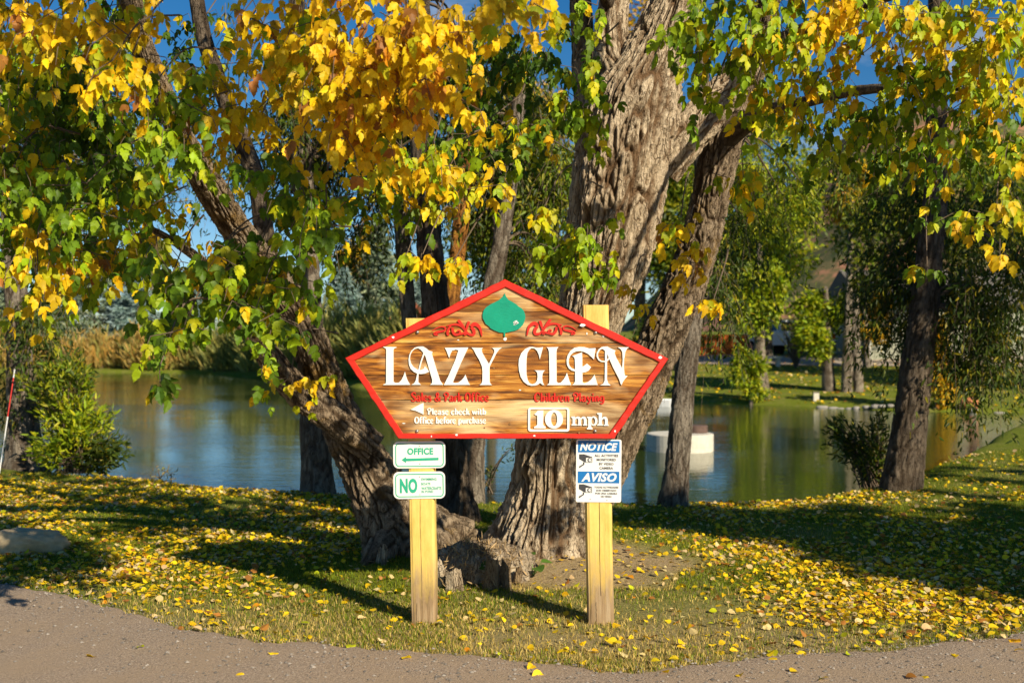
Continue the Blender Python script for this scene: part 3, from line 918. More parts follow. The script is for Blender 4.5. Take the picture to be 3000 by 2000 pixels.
for cx, cy, rx, ry in CH:
    pts = [C1(cx + rx * math.cos(a) * rs.uniform(.6, 1.2), cy + ry * math.sin(a) * rs.uniform(.6, 1.2)) for a in np.arange(7) * 2 * math.pi / 7]
    on_rail = cy > 1100 or (cx, cy) in ((360, 442), (2196, 580), (1884, 1086), (1658, 358))
    plate(MB(), pts, SY, SY - (.0155 if on_rail else .002)).build('paint_chip', M['chip'], sign)

# ------------------------------------------------------------------ posts
t = NT('yellow_post_paint').set(rough=0.6, spec=0.3)
n1 = t.noise(1.0, 5, 0.65, (34, 34, 2.2), 0.3)
n2 = t.noise(5, 6, 0.65, (2.6, 2.6, 1))
n3 = t.noise(26, 4, 0.7, (2, 2, 0.5))
Zc = t.sep()[2]
yel = t.ramp(n2, [(0.3, (0.62, 0.41, 0.09)), (0.7, (0.84, 0.61, 0.18))])
wood = t.ramp(n1, [(0.3, (0.13, 0.085, 0.05)), (0.5, (0.30, 0.20, 0.115)), (0.7, (0.46, 0.36, 0.24))])
wz = t.math('ADD', t.math('MULTIPLY', Zc, -1.9), t.math('MULTIPLY', t.math('ADD', n2, t.math('MULTIPLY', n1, 0.8)), 1.15))
worn = t.ramp(wz, [(0.22, (0, 0, 0)), (0.75, (0.95, 0.95, 0.95))])
spots = t.ramp(t.math('ADD', n1, t.math('MULTIPLY', n3, 0.4)), [(0.86, (0, 0, 0)), (0.93, (0.6, 0.6, 0.6))])
c = t.mix(worn, yel, wood)
c = t.mix(spots, c, (0.28, 0.16, 0.05))
t.base(c)
t.bump(t.math('ADD', n1, n2), 0.5, 0.008)
M['post'] = t.m
M['crack'] = simple('wood_check', (0.10, 0.055, 0.02), 0.9, 0.3)

def post(tl, tr, bl, br, seed, depth=0.15, y0=SY + 0.052):
    """corners in photo pixels (3000 wide), front face at y0"""
    r = np.random.default_rng(seed)
    nz, v = 70, []
    A, B = [px(*k, y0) for k in (tl, bl)], [px(*k, y0) for k in (tr, br)]
    prof = []
    for s in (0.0, 0.03, 0.12, 0.35, 0.65, 0.88, 0.97): prof.append((s, 0.0))
    for s in (0.03, 0.12, 0.5, 0.88, 0.97): prof.append((1.0, s))
    for s in (0.97, 0.88, 0.5, 0.12, 0.03): prof.append((s, 1.0))
    for s in (0.97, 0.88, 0.5, 0.12, 0.03): prof.append((0.0, s))
    m = len(prof)
    for i in range(nz):
        k = i / (nz - 1) * 1.05
        a, b = A[0] + (A[1] - A[0]) * k, B[0] + (B[1] - B[0]) * k
        for j, (s, d) in enumerate(prof):
            p = a + (b - a) * s + np.array([0, d * depth, 0])
            c0 = (a + b) / 2 + np.array([0, depth / 2, 0])
            corner = abs(s - .5) * 2 > .9 and abs(d - .5) * 2 > .9
            wob = (vnoise(np.array([[p[0] * 9 + seed, p[1] * 9, p[2] * 3.2]]))[0] - .5) * 0.007
            wob += (vnoise(np.array([[p[0] * 60 + seed, p[1] * 60, p[2] * 6]]))[0] - .5) * 0.003
            dirv = p - c0
            dirv[2] = 0
            dirv = dirv / np.linalg.norm(dirv)
            v.append(p + dirv * (wob - (0.006 if corner else 0)))
    f = []
    for i in range(nz - 1):
        for j in range(m):
            j2 = (j + 1) % m
            f.append((i * m + j, i * m + j2, (i + 1) * m + j2, (i + 1) * m + j))
    f.append(tuple(range(m)))
    f.append(tuple(range((nz - 1) * m, nz * m))[::-1])
    o = mk('post', v, f, M['post'], sign, False)
    # drying checks along the grain
    for s, k0, k1, w in ((0.50, 0.58, 0.90, .0013), (0.3, 0.92, 1.0, .0018)):
        pts = []
        for k in np.linspace(k0, k1, 22):
            a, b = A[0] + (A[1] - A[0]) * k, B[0] + (B[1] - B[0]) * k
            p = a + (b - a) * (s + (seed % 3 - 1) * 0.06 + 0.012 * math.sin(k * 21 + seed) + r.normal(0, .003))
            pts.append((p[0], p[2]))
        wd = w * np.sin(np.linspace(0.15, math.pi - 0.15, 22)) * r.uniform(.5, 1.3, 22)
        ribbon(MB(), pts, wd, y0 + .004, y0 - .0036, 2).build('crack', M['crack'], o)
    return o
post((1187, 932), (1268, 932), (1206, 1838), (1278, 1838), 3)
post((1708, 893), (1783, 893), (1724, 1838), (1800, 1838), 7)

# ------------------------------------------------------------------ small metal signs on the posts
def text_mesh(s, bold, shear):
    cu = bpy.data.curves.new('t', 'FONT')
    cu.body = s
    cu.offset = bold
    cu.shear = shear
    cu.resolution_u = 3
    cu.space_character = 1.06 if bold > .01 else 1.0
    ob = bpy.data.objects.new('t', cu)
    COL.objects.link(ob)
    dg = bpy.context.evaluated_depsgraph_get()
    me = ob.evaluated_get(dg).to_mesh()
    v = np.array([k.co[:] for k in me.vertices])
    f = [tuple(p.vertices) for p in me.polygons]
    ob.evaluated_get(dg).to_mesh_clear()
    bpy.data.objects.remove(ob)
    bpy.data.curves.remove(cu)
    return v, f

def place_text(s, cf, x0, y0, x1, y1, yd, mat, parent, bold=0.02, shear=0.0, mask=None):
    v, f = text_mesh(s, bold, shear)
    lo, hi = v.min(0), v.max(0)
    out = []
    for p in v:
        a = (p[0] - lo[0]) / (hi[0] - lo[0])
        b = (p[1] - lo[1]) / (hi[1] - lo[1])
        q = cf(x0 + (x1 - x0) * a, y1 + (y0 - y1) * b)
        out.append((q[0], yd, q[1]))
    return mk('lettering', out, f, mat, parent)

def crop_at(x0, y0, s, d, rot=0.0, cc=(0, 0)):
    ca, sa = math.cos(rot), math.sin(rot)
    def f(cx, cy):
        dx, dy = cx - cc[0], cy - cc[1]
        p = px(x0 + s * (cc[0] + dx * ca - dy * sa), y0 + s * (cc[1] + dx * sa + dy * ca), d)
        return (p[0], p[2])
    return f

t = NT('white_sign_enamel').set(rough=0.35, spec=0.5)
n1 = t.noise(5, 5, 0.6)
t.base(t.mix(t.ramp(n1, [(0.55, (0, 0, 0)), (0.75, (0.5, 0.5, 0.5))]), (0.80, 0.79, 0.76), (0.70, 0.62, 0.48)))
M['enamel'] = t.m
M['sign_green'] = paint_mat('sign_green', (0.03, 0.42, 0.25), 0.80, (0.6, 0.7, 0.6))
M['sign_blue'] = paint_mat('sign_blue', (0.008, 0.16, 0.46), 0.82, (0.4, 0.5, 0.6))
M['sign_dark'] = simple('sign_charcoal', (0.055, 0.055, 0.06), 0.5, 0.2, 60)
PY = SY + 0.047                  # plate fronts, just ahead of the post faces

def metal_sign(name, label, cf, rect, rad, bolts):
    x0, y0, x1, y1 = rect
    c = cf((x0 + x1) / 2, y1)
    th = thing(name, (c[0], PY, c[1]), label, 'sign')
    plate(MB(), [cf(*p) for p in rrect(x0, y0, x1, y1, rad, 7)], PY + .0022, PY).build('plate', M['enamel'], th)
    for bx, by in bolts:
        x, z = cf(bx, by)
        bolt(MB(), x, z, .0034, PY - .0002, .003).build('screw', M['bolt'], th, True)
    return th

cf = crop_at(1140, 1280, 180 / 1485, PY, math.radians(-0.6), (730, 420))
th = metal_sign('office_sign', 'white metal sign with green arrow reading OFFICE, upper one on left post', cf, (100, 100, 1358, 748), 130, ((735, 212), (742, 645)))
G = M['sign_green']
ring(MB(), [cf(*p) for p in rrect(150, 142, 1320, 712, 95, 7)], [cf(*p) for p in rrect(174, 166, 1296, 688, 75, 7)], PY, PY - .0012).build('border_line', G, th)
place_text('OFFICE', cf, 437, 258, 1068, 425, PY - .0012, G, th, .045)
plate(MB(), [cf(*p) for p in [(298, 543), (408, 470), (408, 512), (1195, 497), (1195, 560), (408, 577), (408, 618)]], PY, PY - .0012).build('arrow', G, th)
cf = crop_at(1140, 1280, 180 / 1485, PY, math.radians(-0.7), (730, 1155))
th = metal_sign('rules_sign', 'white metal sign with big green NO about swimming, under the office sign', cf, (105, 832, 1355, 1485), 130, ((742, 955), (745, 1385)))
ring(MB(), [cf(*p) for p in rrect(150, 880, 1318, 1445, 95, 7)], [cf(*p) for p in rrect(174, 904, 1294, 1421, 75, 7)], PY, PY - .0012).build('border_line', G, th)
place_text('NO', cf, 258, 992, 685, 1350, PY - .0012, G, th, .05)
for s, x0, y0, x1, y1 in (('SWIMMING', 778, 985, 1150, 1048), ('BOATS', 778, 1098, 1000, 1160), ('WATERCRAFTS', 778, 1200, 1265, 1272), ('IN POND', 782, 1285, 1065, 1345)):
    place_text(s, cf, x0, y0, x1, y1, PY - .0012, G, th, .03)
cf = crop_at(1680, 1280, 150 / 1176, PY, math.radians(0.5), (580, 770))
th = metal_sign('notice_sign', 'white and blue video camera NOTICE and AVISO sign on right post', cf, (60, 52, 1100, 1492), 42, ((358, 78), (752, 72), (392, 1425), (778, 1442)))
BL, DK, WH = M['sign_blue'], M['sign_dark'], M['enamel']
for y0, y1 in ((82, 352), (785, 1055)):
    plate(MB(), [cf(*p) for p in [(100, y0), (1055, y0), (1055, y1), (100, y1)]], PY, PY - .001).build('blue_band', BL, th)
place_text('NOTICE', cf, 140, 130, 1008, 312, PY - .0018, WH, th, .04, .28)
place_text('AVISO', cf, 178, 820, 992, 1022, PY - .0018, WH, th, .04, .28)
for s, x0, y0, x1, y1 in (('ALL ACTIVITIES', 480, 392, 1025, 452), ('MONITORED', 530, 486, 972, 546), ('BY VIDEO', 585, 585, 920, 642), ('CAMERA', 594, 680, 910, 738),
                          ('TODAS ACTIVIDADES', 482, 1126, 1035, 1172), ('SON OBSERVADO', 526, 1200, 990, 1244), ('POR UNA CAMARA', 505, 1268, 1010, 1312), ('DE VIDEO', 634, 1340, 882, 1382)):
    place_text(s, cf, x0, y0, x1, y1, PY - .0012, DK, th, .036)
for dy in (0, 690):
    mb = plate(MB(), [cf(x, y + dy) for x, y in [(128, 395), (240, 392), (428, 455), (430, 470), (285, 468), (275, 580), (250, 575), (128, 500)]], PY, PY - .0012)
    ring(mb, [cf(x, y + dy) for x, y in rrect(278, 462, 430, 585, 14)], [cf(x, y + dy) for x, y in rrect(287, 473, 420, 574, 10)], PY, PY - .0015)
    plate(mb, [cf(x, y + dy) for x, y in [(216, 575), (252, 580), (250, 632), (130, 715), (130, 672), (220, 620)]], PY, PY - .0012)
    ring(mb, [cf(365 + 46 * math.cos(a), 524 + dy + 44 * math.sin(a)) for a in np.arange(20) * math.pi / 10], [cf(375 + 29 * math.cos(a), 524 + dy + 30 * math.sin(a)) for a in np.arange(20) * math.pi / 10], PY, PY - .0014)
    mb.build('camera_symbol', DK, th)
# ------------------------------------------------------------------ trunks
def trunk(name, path, mat, parent, depth, nseg=48, step=0.03, amp=0.010, freq=14.0, flare=0.0, seed=0, sink=0.15, burl=None, stretch=0.2, wob=0.03):
    """path: (x, y, half-width[, depth]) in photo units; displaced into furrowed bark"""
    w, r = [], []
    for k in path:
        d = k[3] if len(k) > 3 else depth
        w.append(P(k[0], k[1], d))
        r.append(k[2] / FD * d)
    w, r = np.array(w), np.array(r)
    if sink:
        dn = w[0] - w[1]
        dn = dn / np.linalg.norm(dn)
        w = np.vstack([w[0] + dn * sink, w])
        r = np.concatenate([[r[0] * 1.05], r])
    q = catmull(np.column_stack([w, r]), 24)
    L = np.concatenate([[0], np.cumsum(np.linalg.norm(np.diff(q[:, :3], axis=0), axis=1))])
    n = max(4, int(L[-1] / step))
    s = np.linspace(0, L[-1], n)
    q = np.stack([np.interp(s, L, q[:, k]) for k in range(4)], 1)
    p, R = q[:, :3], q[:, 3]
    p = p + wob * np.stack([fbm(np.stack([s * 1.3 + seed, s * 0 + k, s * 0], 1), 2) - .5 for k in range(3)], 1) * sst(0.0, 0.5, s)[:, None]
    tt, N, B = frames(p)
    th = np.arange(nseg) * 2 * math.pi / nseg
    R0 = float(np.mean(R))
    Th, Sg = np.meshgrid(th, s)
    Rg = np.repeat(R[:, None], nseg, 1)
    if flare:
        e = np.exp(-np.clip(Sg - sink, 0, None) / 0.22)
        Rg = Rg * (1 + flare * e * (0.65 + 0.55 * np.cos(5 * Th + seed) * 0.7 + 0.3 * np.cos(3 * Th + 1.7 * seed)))
    big = np.stack([np.cos(Th) * 1.4 + seed, np.sin(Th) * 1.4, Sg * 1.6], -1).reshape(-1, 3)
    Rg = Rg * (1 + 0.16 * (fbm(big, 3).reshape(Th.shape) - .5))
    k = R0 * freq
    c3 = np.stack([np.cos(Th) * k + 3 * seed, np.sin(Th) * k, Sg * freq * stretch], -1).reshape(-1, 3)
    warp = np.stack([fbm(c3 * 0.6 + 31 * j, 2) - .5 for j in range(3)], 1)
    c3 = c3 + warp * np.array([0.8, 0.8, 0.7])
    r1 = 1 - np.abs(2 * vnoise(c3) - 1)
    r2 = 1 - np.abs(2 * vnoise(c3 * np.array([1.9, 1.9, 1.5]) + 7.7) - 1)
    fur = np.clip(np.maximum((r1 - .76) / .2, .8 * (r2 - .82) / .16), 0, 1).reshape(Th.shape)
    plate_ = fbm(c3 * np.array([2.2, 2.2, 7]) + 3, 3).reshape(Th.shape)
    fade = np.clip(Rg / 0.16, 0.35, 1.0)
    D = amp * fade * (0.5 - fur * 1.5 + 1.5 * (plate_ - .5))
    pos = p[:, None, :] + (np.cos(Th)[..., None] * N[:, None, :] + np.sin(Th)[..., None] * B[:, None, :]) * (Rg + D)[..., None]
    if burl is not None:
        for bp, br, bh in burl:
            dist = np.linalg.norm(pos - bp, axis=2)
            outw = nrm(pos - p[:, None, :])
            bn = fbm((pos * 26).reshape(-1, 3), 3).reshape(Th.shape)
            pos = pos + outw * (bh * np.exp(-(dist / br) ** 2) * (0.55 + 0.9 * bn))[..., None]
    V = pos.reshape(-1, 3)
    i = np.arange(n * nseg).reshape(n, nseg)
    j = np.roll(i, -1, axis=1)
    F = np.stack([i[:-1].ravel(), j[:-1].ravel(), j[1:].ravel(), i[1:].ravel()], 1)
    # close the upper end
    V = np.vstack([V, p[-1] + tt[-1] * R[-1] * 0.6])
    cap = np.stack([i[-1], j[-1], np.full(nseg, len(V) - 1)], 1)
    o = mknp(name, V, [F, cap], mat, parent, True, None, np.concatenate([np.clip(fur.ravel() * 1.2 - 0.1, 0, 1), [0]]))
    return o, p, R

# ------------------------------------------------------------------ leaves
def leaf_template(kind, jit=0):
    r = np.random.default_rng(100 + jit)
    if kind == 'maple':          # one coarse-toothed leaflet, folded on its midrib
        half = [(.0, .0), (.10, .05), (.20, .18), (.29, .32), (.24, .42), (.28, .56), (.18, .64), (.16, .78), (.07, .88)]
        half = [(x * r.uniform(.85, 1.15), y + r.uniform(-.02, .02)) for x, y in half]
        half[0] = (0, 0)
        mid = [0, .2, .4, .6, .8, 1.0]
    elif kind == 'round':        # aspen-like fallen leaf
        half = [(.0, .0), (.24, .06), (.42, .25), (.44, .5), (.28, .78)]
        mid = [0, .35, .7, 1.0]
    else:                        # narrow willow leaf
        half = [(.0, .0), (.10, .3), (.075, .7)]
        mid = [0, .5, 1.0]
    V, F = [], []
    for m in mid: V.append((0, m))
    nm = len(mid)
    def side(sgn):
        st = len(V)
        for x, y in half[1:]: V.append((sgn * x, y))
        out = [0] + list(range(st, len(V))) + [nm - 1]
        # zip outline and midrib
        i, j = 0, 0
        while i < len(out) - 1 or j < nm - 1:
            yi = V[out[min(i + 1, len(out) - 1)]][1] if i < len(out) - 1 else 9
            yj = mid[min(j + 1, nm - 1)] if j < nm - 1 else 9
            if yi <= yj and i < len(out) - 1:
                a, b, c = out[i], out[i + 1], j
                i += 1
            else:
                a, b, c = out[i], j + 1, j
                j += 1
            if len({a, b, c}) == 3:
                F.append((a, b, c) if sgn > 0 else (a, c, b))
    side(1)
    side(-1)
    V = np.array(V, float)
    fold, droop = {'maple': (.34, .22), 'round': (.25, .12), 'willow': (.3, .25)}[kind]
    z = fold * np.abs(V[:, 0]) - droop * V[:, 1] ** 2 + r.uniform(-.03, .03, len(V)) * (kind == 'maple')
    return np.column_stack([V, z]), np.array(F)
TM = {k: [leaf_template(k, j) for j in range(4)] for k in ('maple', 'round', 'willow')}

def leaf_basis(tip, nor):
    t = nrm(tip)
    n = nor - t * np.sum(nor * t, 1, keepdims=True)
    n = nrm(n)
    x = np.cross(t, n)
    return x, t, n

def leaf_mesh(kind, pos, tip, nor, L, col, wid=1.0, curl=None):
    """all the leaves as one vertex / face / colour set"""
    x, t, n = leaf_basis(tip, nor)
    sel = np.arange(len(pos)) % 4
    VV, FF, CC, off = [], [], [], 0
    for k in range(4):
        m = sel == k
        if not m.any(): continue
        T, F = TM[kind][k]
        zc = T[None, :, 2] if curl is None else T[None, :, 2] * curl[m][:, None]
        l = L[m][:, None, None]
        V = pos[m][:, None, :] + l * (wid * T[None, :, 0, None] * x[m][:, None, :] + T[None, :, 1, None] * t[m][:, None, :] + zc[..., None] * n[m][:, None, :])
        nv = len(T)
        VV.append(V.reshape(-1, 3))
        FF.append((F[None] + (np.arange(m.sum()) * nv)[:, None, None] + off).reshape(-1, 3))
        CC.append(np.repeat(col[m], nv, 0))
        off += m.sum() * nv
    return np.vstack(VV), np.vstack(FF), np.vstack(CC)

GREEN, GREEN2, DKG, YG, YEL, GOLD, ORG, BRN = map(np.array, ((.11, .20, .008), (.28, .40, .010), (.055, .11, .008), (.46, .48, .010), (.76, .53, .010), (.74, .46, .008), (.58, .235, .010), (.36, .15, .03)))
PAL = {
 'Y': ((YEL, .55), (GOLD, .25), (YG, .12), (BRN, .04), (GREEN2, .04)),
 'YO': ((YEL, .50), (GOLD, .33), (ORG, .07), (BRN, .06), (YG, .04)),
 'G': ((GREEN, .50), (GREEN2, .30), (YG, .10), (DKG, .05), (YEL, .05)),
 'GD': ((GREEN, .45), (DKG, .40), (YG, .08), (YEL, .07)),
 'GL': ((GREEN2, .55), (GREEN, .25), (YG, .15), (YEL, .05)),
 'GY': ((GREEN, .46), (YEL, .15), (YG, .15), (GREEN2, .19), (GOLD, .05)),
 'YG': ((YG, .34), (YEL, .36), (GREEN2, .18), (GOLD, .12)),
 'YGL': ((YG, .36), (GREEN2, .30), (YEL, .28), (GOLD, .06)),
 'LIT': ((YEL, .44), (GOLD, .17), (np.array((.66, .50, .24)), .24), (BRN, .10), (ORG, .03), (YG, .05)),
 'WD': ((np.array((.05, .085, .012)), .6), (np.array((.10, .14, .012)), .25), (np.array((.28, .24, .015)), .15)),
 'WL': ((np.array((.27, .36, .012)), .5), (np.array((.46, .46, .016)), .3), (np.array((.09, .15, .012)), .2)),
 'WY': ((np.array((.62, .40, .015)), .7), (np.array((.25, .24, .02)), .2), (np.array((.40, .18, .015)), .1)),
 'WM': ((np.array((.15, .22, .012)), .4), (np.array((.32, .32, .015)), .3), (np.array((.06, .10, .012)), .3)),
 'TAN': ((np.array((.52, .38, .12)), .45), (np.array((.32, .31, .08)), .3), (np.array((.56, .34, .08)), .25)),
 'OLV': ((np.array((.30, .32, .085)), .55), (np.array((.42, .39, .11)), .3), (np.array((.18, .21, .07)), .15)),
 'BLU': ((np.array((.28, .40, .38)), .55), (np.array((.18, .27, .26)), .3), (np.array((.36, .47, .44)), .15)),
 'GRS': ((np.array((.24, .31, .21)), .55), (np.array((.15, .21, .14)), .3), (np.array((.33, .37, .22)), .15)),
}
def pick(pal, n, r):
    c = np.array([k[0] for k in PAL[pal]])
    w = np.array([k[1] for k in PAL[pal]])
    i = r.choice(len(c), n, p=w / w.sum())
    return c[i] * r.uniform(.72, 1.25, (n, 1)) * r.uniform(.93, 1.07, (n, 3))

class Crown:
    """gathers leaves and twigs of one tree"""
    def __init__(s):
        s.pos, s.tip, s.nor, s.L, s.col = [], [], [], [], []
        s.tw = MB()
    def add(s, pos, tip, nor, L, col):
        s.pos.append(pos); s.tip.append(tip); s.nor.append(nor); s.L.append(L); s.col.append(col)
    def cluster(s, c, rad, n, pal, r, anchor=None, size=0.095, twigs=True):
        """n compound leaves on drooping twigs inside an ellipsoid (world)"""
        c, rad = np.asarray(c, float), np.asarray(rad, float)
        per = 6
        nt = max(1, int(round(n / per)))
        d = nrm(r.normal(size=(nt, 3)))
        st = c + d * rad * (r.random((nt, 1)) ** .5) * 0.85 + np.array([0, 0, .25]) * rad
        out = nrm((st - c) / rad + r.normal(0, .5, (nt, 3)) + np.array([0, -0.2, -0.35]))
        ln = r.uniform(.16, .34, nt) * (min(1.0, float(rad.max()) / .26) if twigs else 1)
        for k in range(nt):
            a = st[k]
            b = a + out[k] * ln[k] * .6
            e = b + nrm((out[k] * .5 + np.array([0, 0, -.9]))[None])[0] * ln[k] * .4
            if twigs: s.tw.tube([a, b, e], [.0028, .0022, .0012], 4)
            if anchor is not None and twigs and k == 0:
                an = np.asarray(anchor, float)
                m = (an + a) / 2 + np.array([0, 0, .10]) + r.normal(0, .04, 3)
                s.tw.tube(catmull([an, m, a], 4), np.linspace(.006, .003, 9), 4)
            u = (np.arange(per) + r.random(per)) / per
            cp = np.where(u[:, None] < .6, a + (b - a) * (u / .6)[:, None], b + (e - b) * ((u - .6) / .4)[:, None])
            sd = r.normal(0, 1, (per, 3))
            sd[:, 2] = -np.abs(sd[:, 2]) * .4
            att = cp + nrm(sd) * r.uniform(.02, .06, (per, 1))
            face = nrm(np.array([.25, -.85, .35]) + r.normal(0, .5, (per, 3)))
            hang = nrm(np.array([0, 0, -1.0]) + nrm(sd) * .40 + r.normal(0, .20, (per, 3)))
            cc = pick(pal, per, r)
            lat = nrm(np.cross(hang, face))
            for q, (dx, dy, sc_) in enumerate(((0, .55, 1.05), (.60, .10, .88), (-.60, .10, .88))):
                tp = nrm(hang * (1 - .35 * abs(dx)) + lat * dx + r.normal(0, .15, (per, 3)))
                nn = face + r.normal(0, .28, (per, 3))
                s.add(att + hang * dy * size * .8, tp, nn, size * sc_ * r.uniform(.72, 1.2, per), cc * r.uniform(.85, 1.15, (per, 1)))
    def arrays(s):
        return [np.concatenate(k) for k in (s.pos, s.tip, s.nor, s.L, s.col)]

def build_crown(cr, root, mat, kind='maple', singles=0, single_mat=None, wid=1.0, name='crown'):
    pos, tip, nor, L, col = cr.arrays()
    solo = np.zeros(len(pos), bool)
    if singles:
        u = pos[:, 0] / pos[:, 1] * FD + 1176
        w = 784 - (pos[:, 2] - CAM_Z) / pos[:, 1] * FD
        vis = (pos[:, 1] > 1) & (u > 15) & (u < 2337) & (w > 10) & (w < 1500)
        big = np.where(vis, L / pos[:, 1], 0)
        solo[np.argsort(-big)[:singles]] = True
    V, F, C = leaf_mesh(kind, pos[~solo], tip[~solo], nor[~solo], L[~solo], col[~solo], wid)
    o = mknp(name, V, [F], mat, root, False, C)
    tag(o, kind='stuff')
    if singles:
        base = root_loc(root)
        ms = []
        for T, Fc in TM[kind]:
            me = bpy.data.meshes.new('leaf')
            me.from_pydata(T.tolist(), [], [tuple(int(i) for i in f) for f in Fc])
            me.materials.append(single_mat)
            ms.append(me)
        x, t, n = leaf_basis(tip[solo], nor[solo])
        for k, i in enumerate(np.where(solo)[0]):
            ob = bpy.data.objects.new('leaf', ms[k % 4])
            COL.objects.link(ob)
            ob.parent = o
            m = Matrix(((x[k][0], t[k][0], n[k][0], 0), (x[k][1], t[k][1], n[k][1], 0), (x[k][2], t[k][2], n[k][2], 0), (0, 0, 0, 1)))
            m = Matrix.Translation([float(q) for q in pos[i] - base]) @ m @ Matrix.Scale(float(L[i]), 4)
            ob.matrix_basis = m
            ob.color = (*[float(q) for q in col[i]], 1)
    if cr.tw.v:
        tag(cr.tw.build('twigs', M['twig'], root), kind='stuff')
    return o

# ---- the multi-stemmed tree behind the sign: leaning stem to the left
DA = 8.9
lean = thing('leaning_tree', P(930, 1290, DA), 'leaning box elder with dark forked trunk slanting left over the pond', 'tree')
knots = [(P(462, 425, 7.35), .07, .05), (P(865, 1080, 8.6), .06, .02)]
oA, pA, RA = trunk('trunk', [(945, 1270, 98), (898, 1180, 76), (850, 1090, 60), (802, 1000, 48), (757, 900, 43), (712, 790, 42, 8.7), (660, 690, 40, 8.5), (600, 610, 37, 8.2), (540, 520, 33, 7.9), (470, 410, 33, 7.5), (415, 310, 26, 7.3), (352, 170, 26, 7.1), (318, 80, 24, 6.9), (290, -60, 22, 6.6), (270, -260, 20, 6.2)],
               M['bark_lean'], lean, DA, 180, .012, .020, 30, .5, 2, burl=knots)
trunk('branch', [(640, 655, 24, 8.5), (612, 560, 23, 8.5), (590, 420, 20, 8.5), (552, 315, 21, 8.5), (500, 175, 19, 8.5), (462, 60, 18, 8.5), (440, -80, 17, 8.5)], M['bark_dark'], lean, 8.5, 40, .03, .010, 16, 0, 4, 0)
trunk('branch', [(860, 1030, 36, 8.75), (770, 960, 36, 8.7), (690, 905, 33, 8.6), (630, 835, 29, 8.45), (575, 760, 24, 8.2), (525, 680, 18, 7.9), (470, 610, 13, 7.5), (410, 560, 9, 7.1), (340, 520, 6, 6.8)], M['bark_lean'], lean, 8.7, 90, .016, .013, 26, 0, 6, 0)

# ---- the big pale trunk, its fork and its right-hand stem
DM = 8.75
main = thing('big_tree', P(1275, 1290, DM), 'massive pale furrowed trunk forking above the sign with green and yellow leaves', 'tree')
oM, pM, RM = trunk('trunk', [(1240, 1300, 128), (1252, 1215, 104), (1262, 1120, 80), (1270, 1018, 73), (1300, 900, 72), (1346, 760, 70), (1368, 680, 78), (1392, 600, 96), (1408, 520, 103), (1420, 430, 107), (1436, 320, 108), (1462, 240, 104), (1492, 160, 76), (1524, 80, 62), (1552, 0, 54), (1590, -120, 48), (1630, -280, 42)],
               M['bark_main'], main, DM, 300, .011, .030, 25, .38, 1, burl=[(P(1222, 1072, 8.52), .085, .085), (P(1352, 470, 8.45), .06, .035), (P(1500, 335, 8.5), .05, .025)], stretch=.125)
trunk('branch', [(1462, 300, 62, 8.8), (1436, 215, 54, 8.8), (1412, 140, 46, 8.8), (1404, 60, 36, 8.8), (1412, -20, 31, 8.8), (1400, -160, 26, 8.6)], M['bark_main'], main, 8.8, 130, .014, .018, 22, 0, 3, 0)
trunk('branch', [(1352, 260, 30, 9.1), (1340, 160, 27, 9.1), (1335, 60, 26, 9.1), (1325, -60, 24, 9.0)], M['bark_lean'], main, 9.1, 50, .03, .012, 14, 0, 8, 0)
trunk('branch', [(1330, 1200, 46, 8.95), (1385, 1100, 46, 9.05), (1432, 1000, 44, 9.15), (1478, 890, 46, 9.2), (1522, 770, 48, 9.2), (1570, 660, 46, 9.15), (1606, 560, 44, 9.1), (1628, 460, 42, 9.05), (1640, 400, 42, 9.0), (1660, 320, 44, 8.95), (1690, 235, 42, 8.9), (1718, 160, 38, 8.8), (1742, 90, 30, 8.7), (1770, -30, 24, 8.5)],
      M['bark_lean'], main, 9.1, 150, .012, .020, 29, 0, 5, 0)
trunk('branch', [(1520, 395, 40, 8.85), (1570, 320, 46, 8.8), (1625, 255, 44, 8.8), (1676, 200, 40, 8.8), (1722, 140, 34, 8.75)], M['bark_main'], main, 8.8, 110, .014, .016, 23, 0, 9, 0)
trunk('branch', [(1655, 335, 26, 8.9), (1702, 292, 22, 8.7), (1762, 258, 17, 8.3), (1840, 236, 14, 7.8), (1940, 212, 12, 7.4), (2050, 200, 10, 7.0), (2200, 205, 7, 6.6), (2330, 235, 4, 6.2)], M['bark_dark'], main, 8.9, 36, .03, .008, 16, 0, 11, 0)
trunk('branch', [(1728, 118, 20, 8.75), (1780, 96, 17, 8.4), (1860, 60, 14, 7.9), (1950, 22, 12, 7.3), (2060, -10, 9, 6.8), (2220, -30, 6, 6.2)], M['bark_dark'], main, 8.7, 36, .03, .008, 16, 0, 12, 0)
# limbs that carry the yellow foliage in front, coming from above the picture
trunk('branch', [(1404, 20, 16, 8.8), (1330, -90, 14, 8.0), (1200, -140, 12, 7.0), (1040, -110, 9, 6.0), (900, -60, 7, 5.4), (800, 10, 5, 5.2)], M['bark_dark'], main, 8, 24, .04, .006, 16, 0, 13, 0)
trunk('branch', [(318, 60, 13, 6.9), (250, -40, 11, 6.4), (170, -60, 8, 5.8), (90, -30, 5, 5.4)], M['bark_dark'], lean, 6.8, 24, .04, .006, 16, 0, 14, 0)
# roots
trunk('root', [(1330, 1235, 40, 8.6), (1372, 1290, 22, 8.35), (1410, 1318, 8, 8.15)], M['bark_main'], main, 8.4, 50, .02, .012, 14, 0, 16, 0)
trunk('root', [(900, 1240, 48, 8.75), (862, 1282, 30, 8.5), (832, 1306, 10, 8.35)], M['bark_lean'], lean, 8.6, 50, .02, .014, 14, 0, 17, 0)

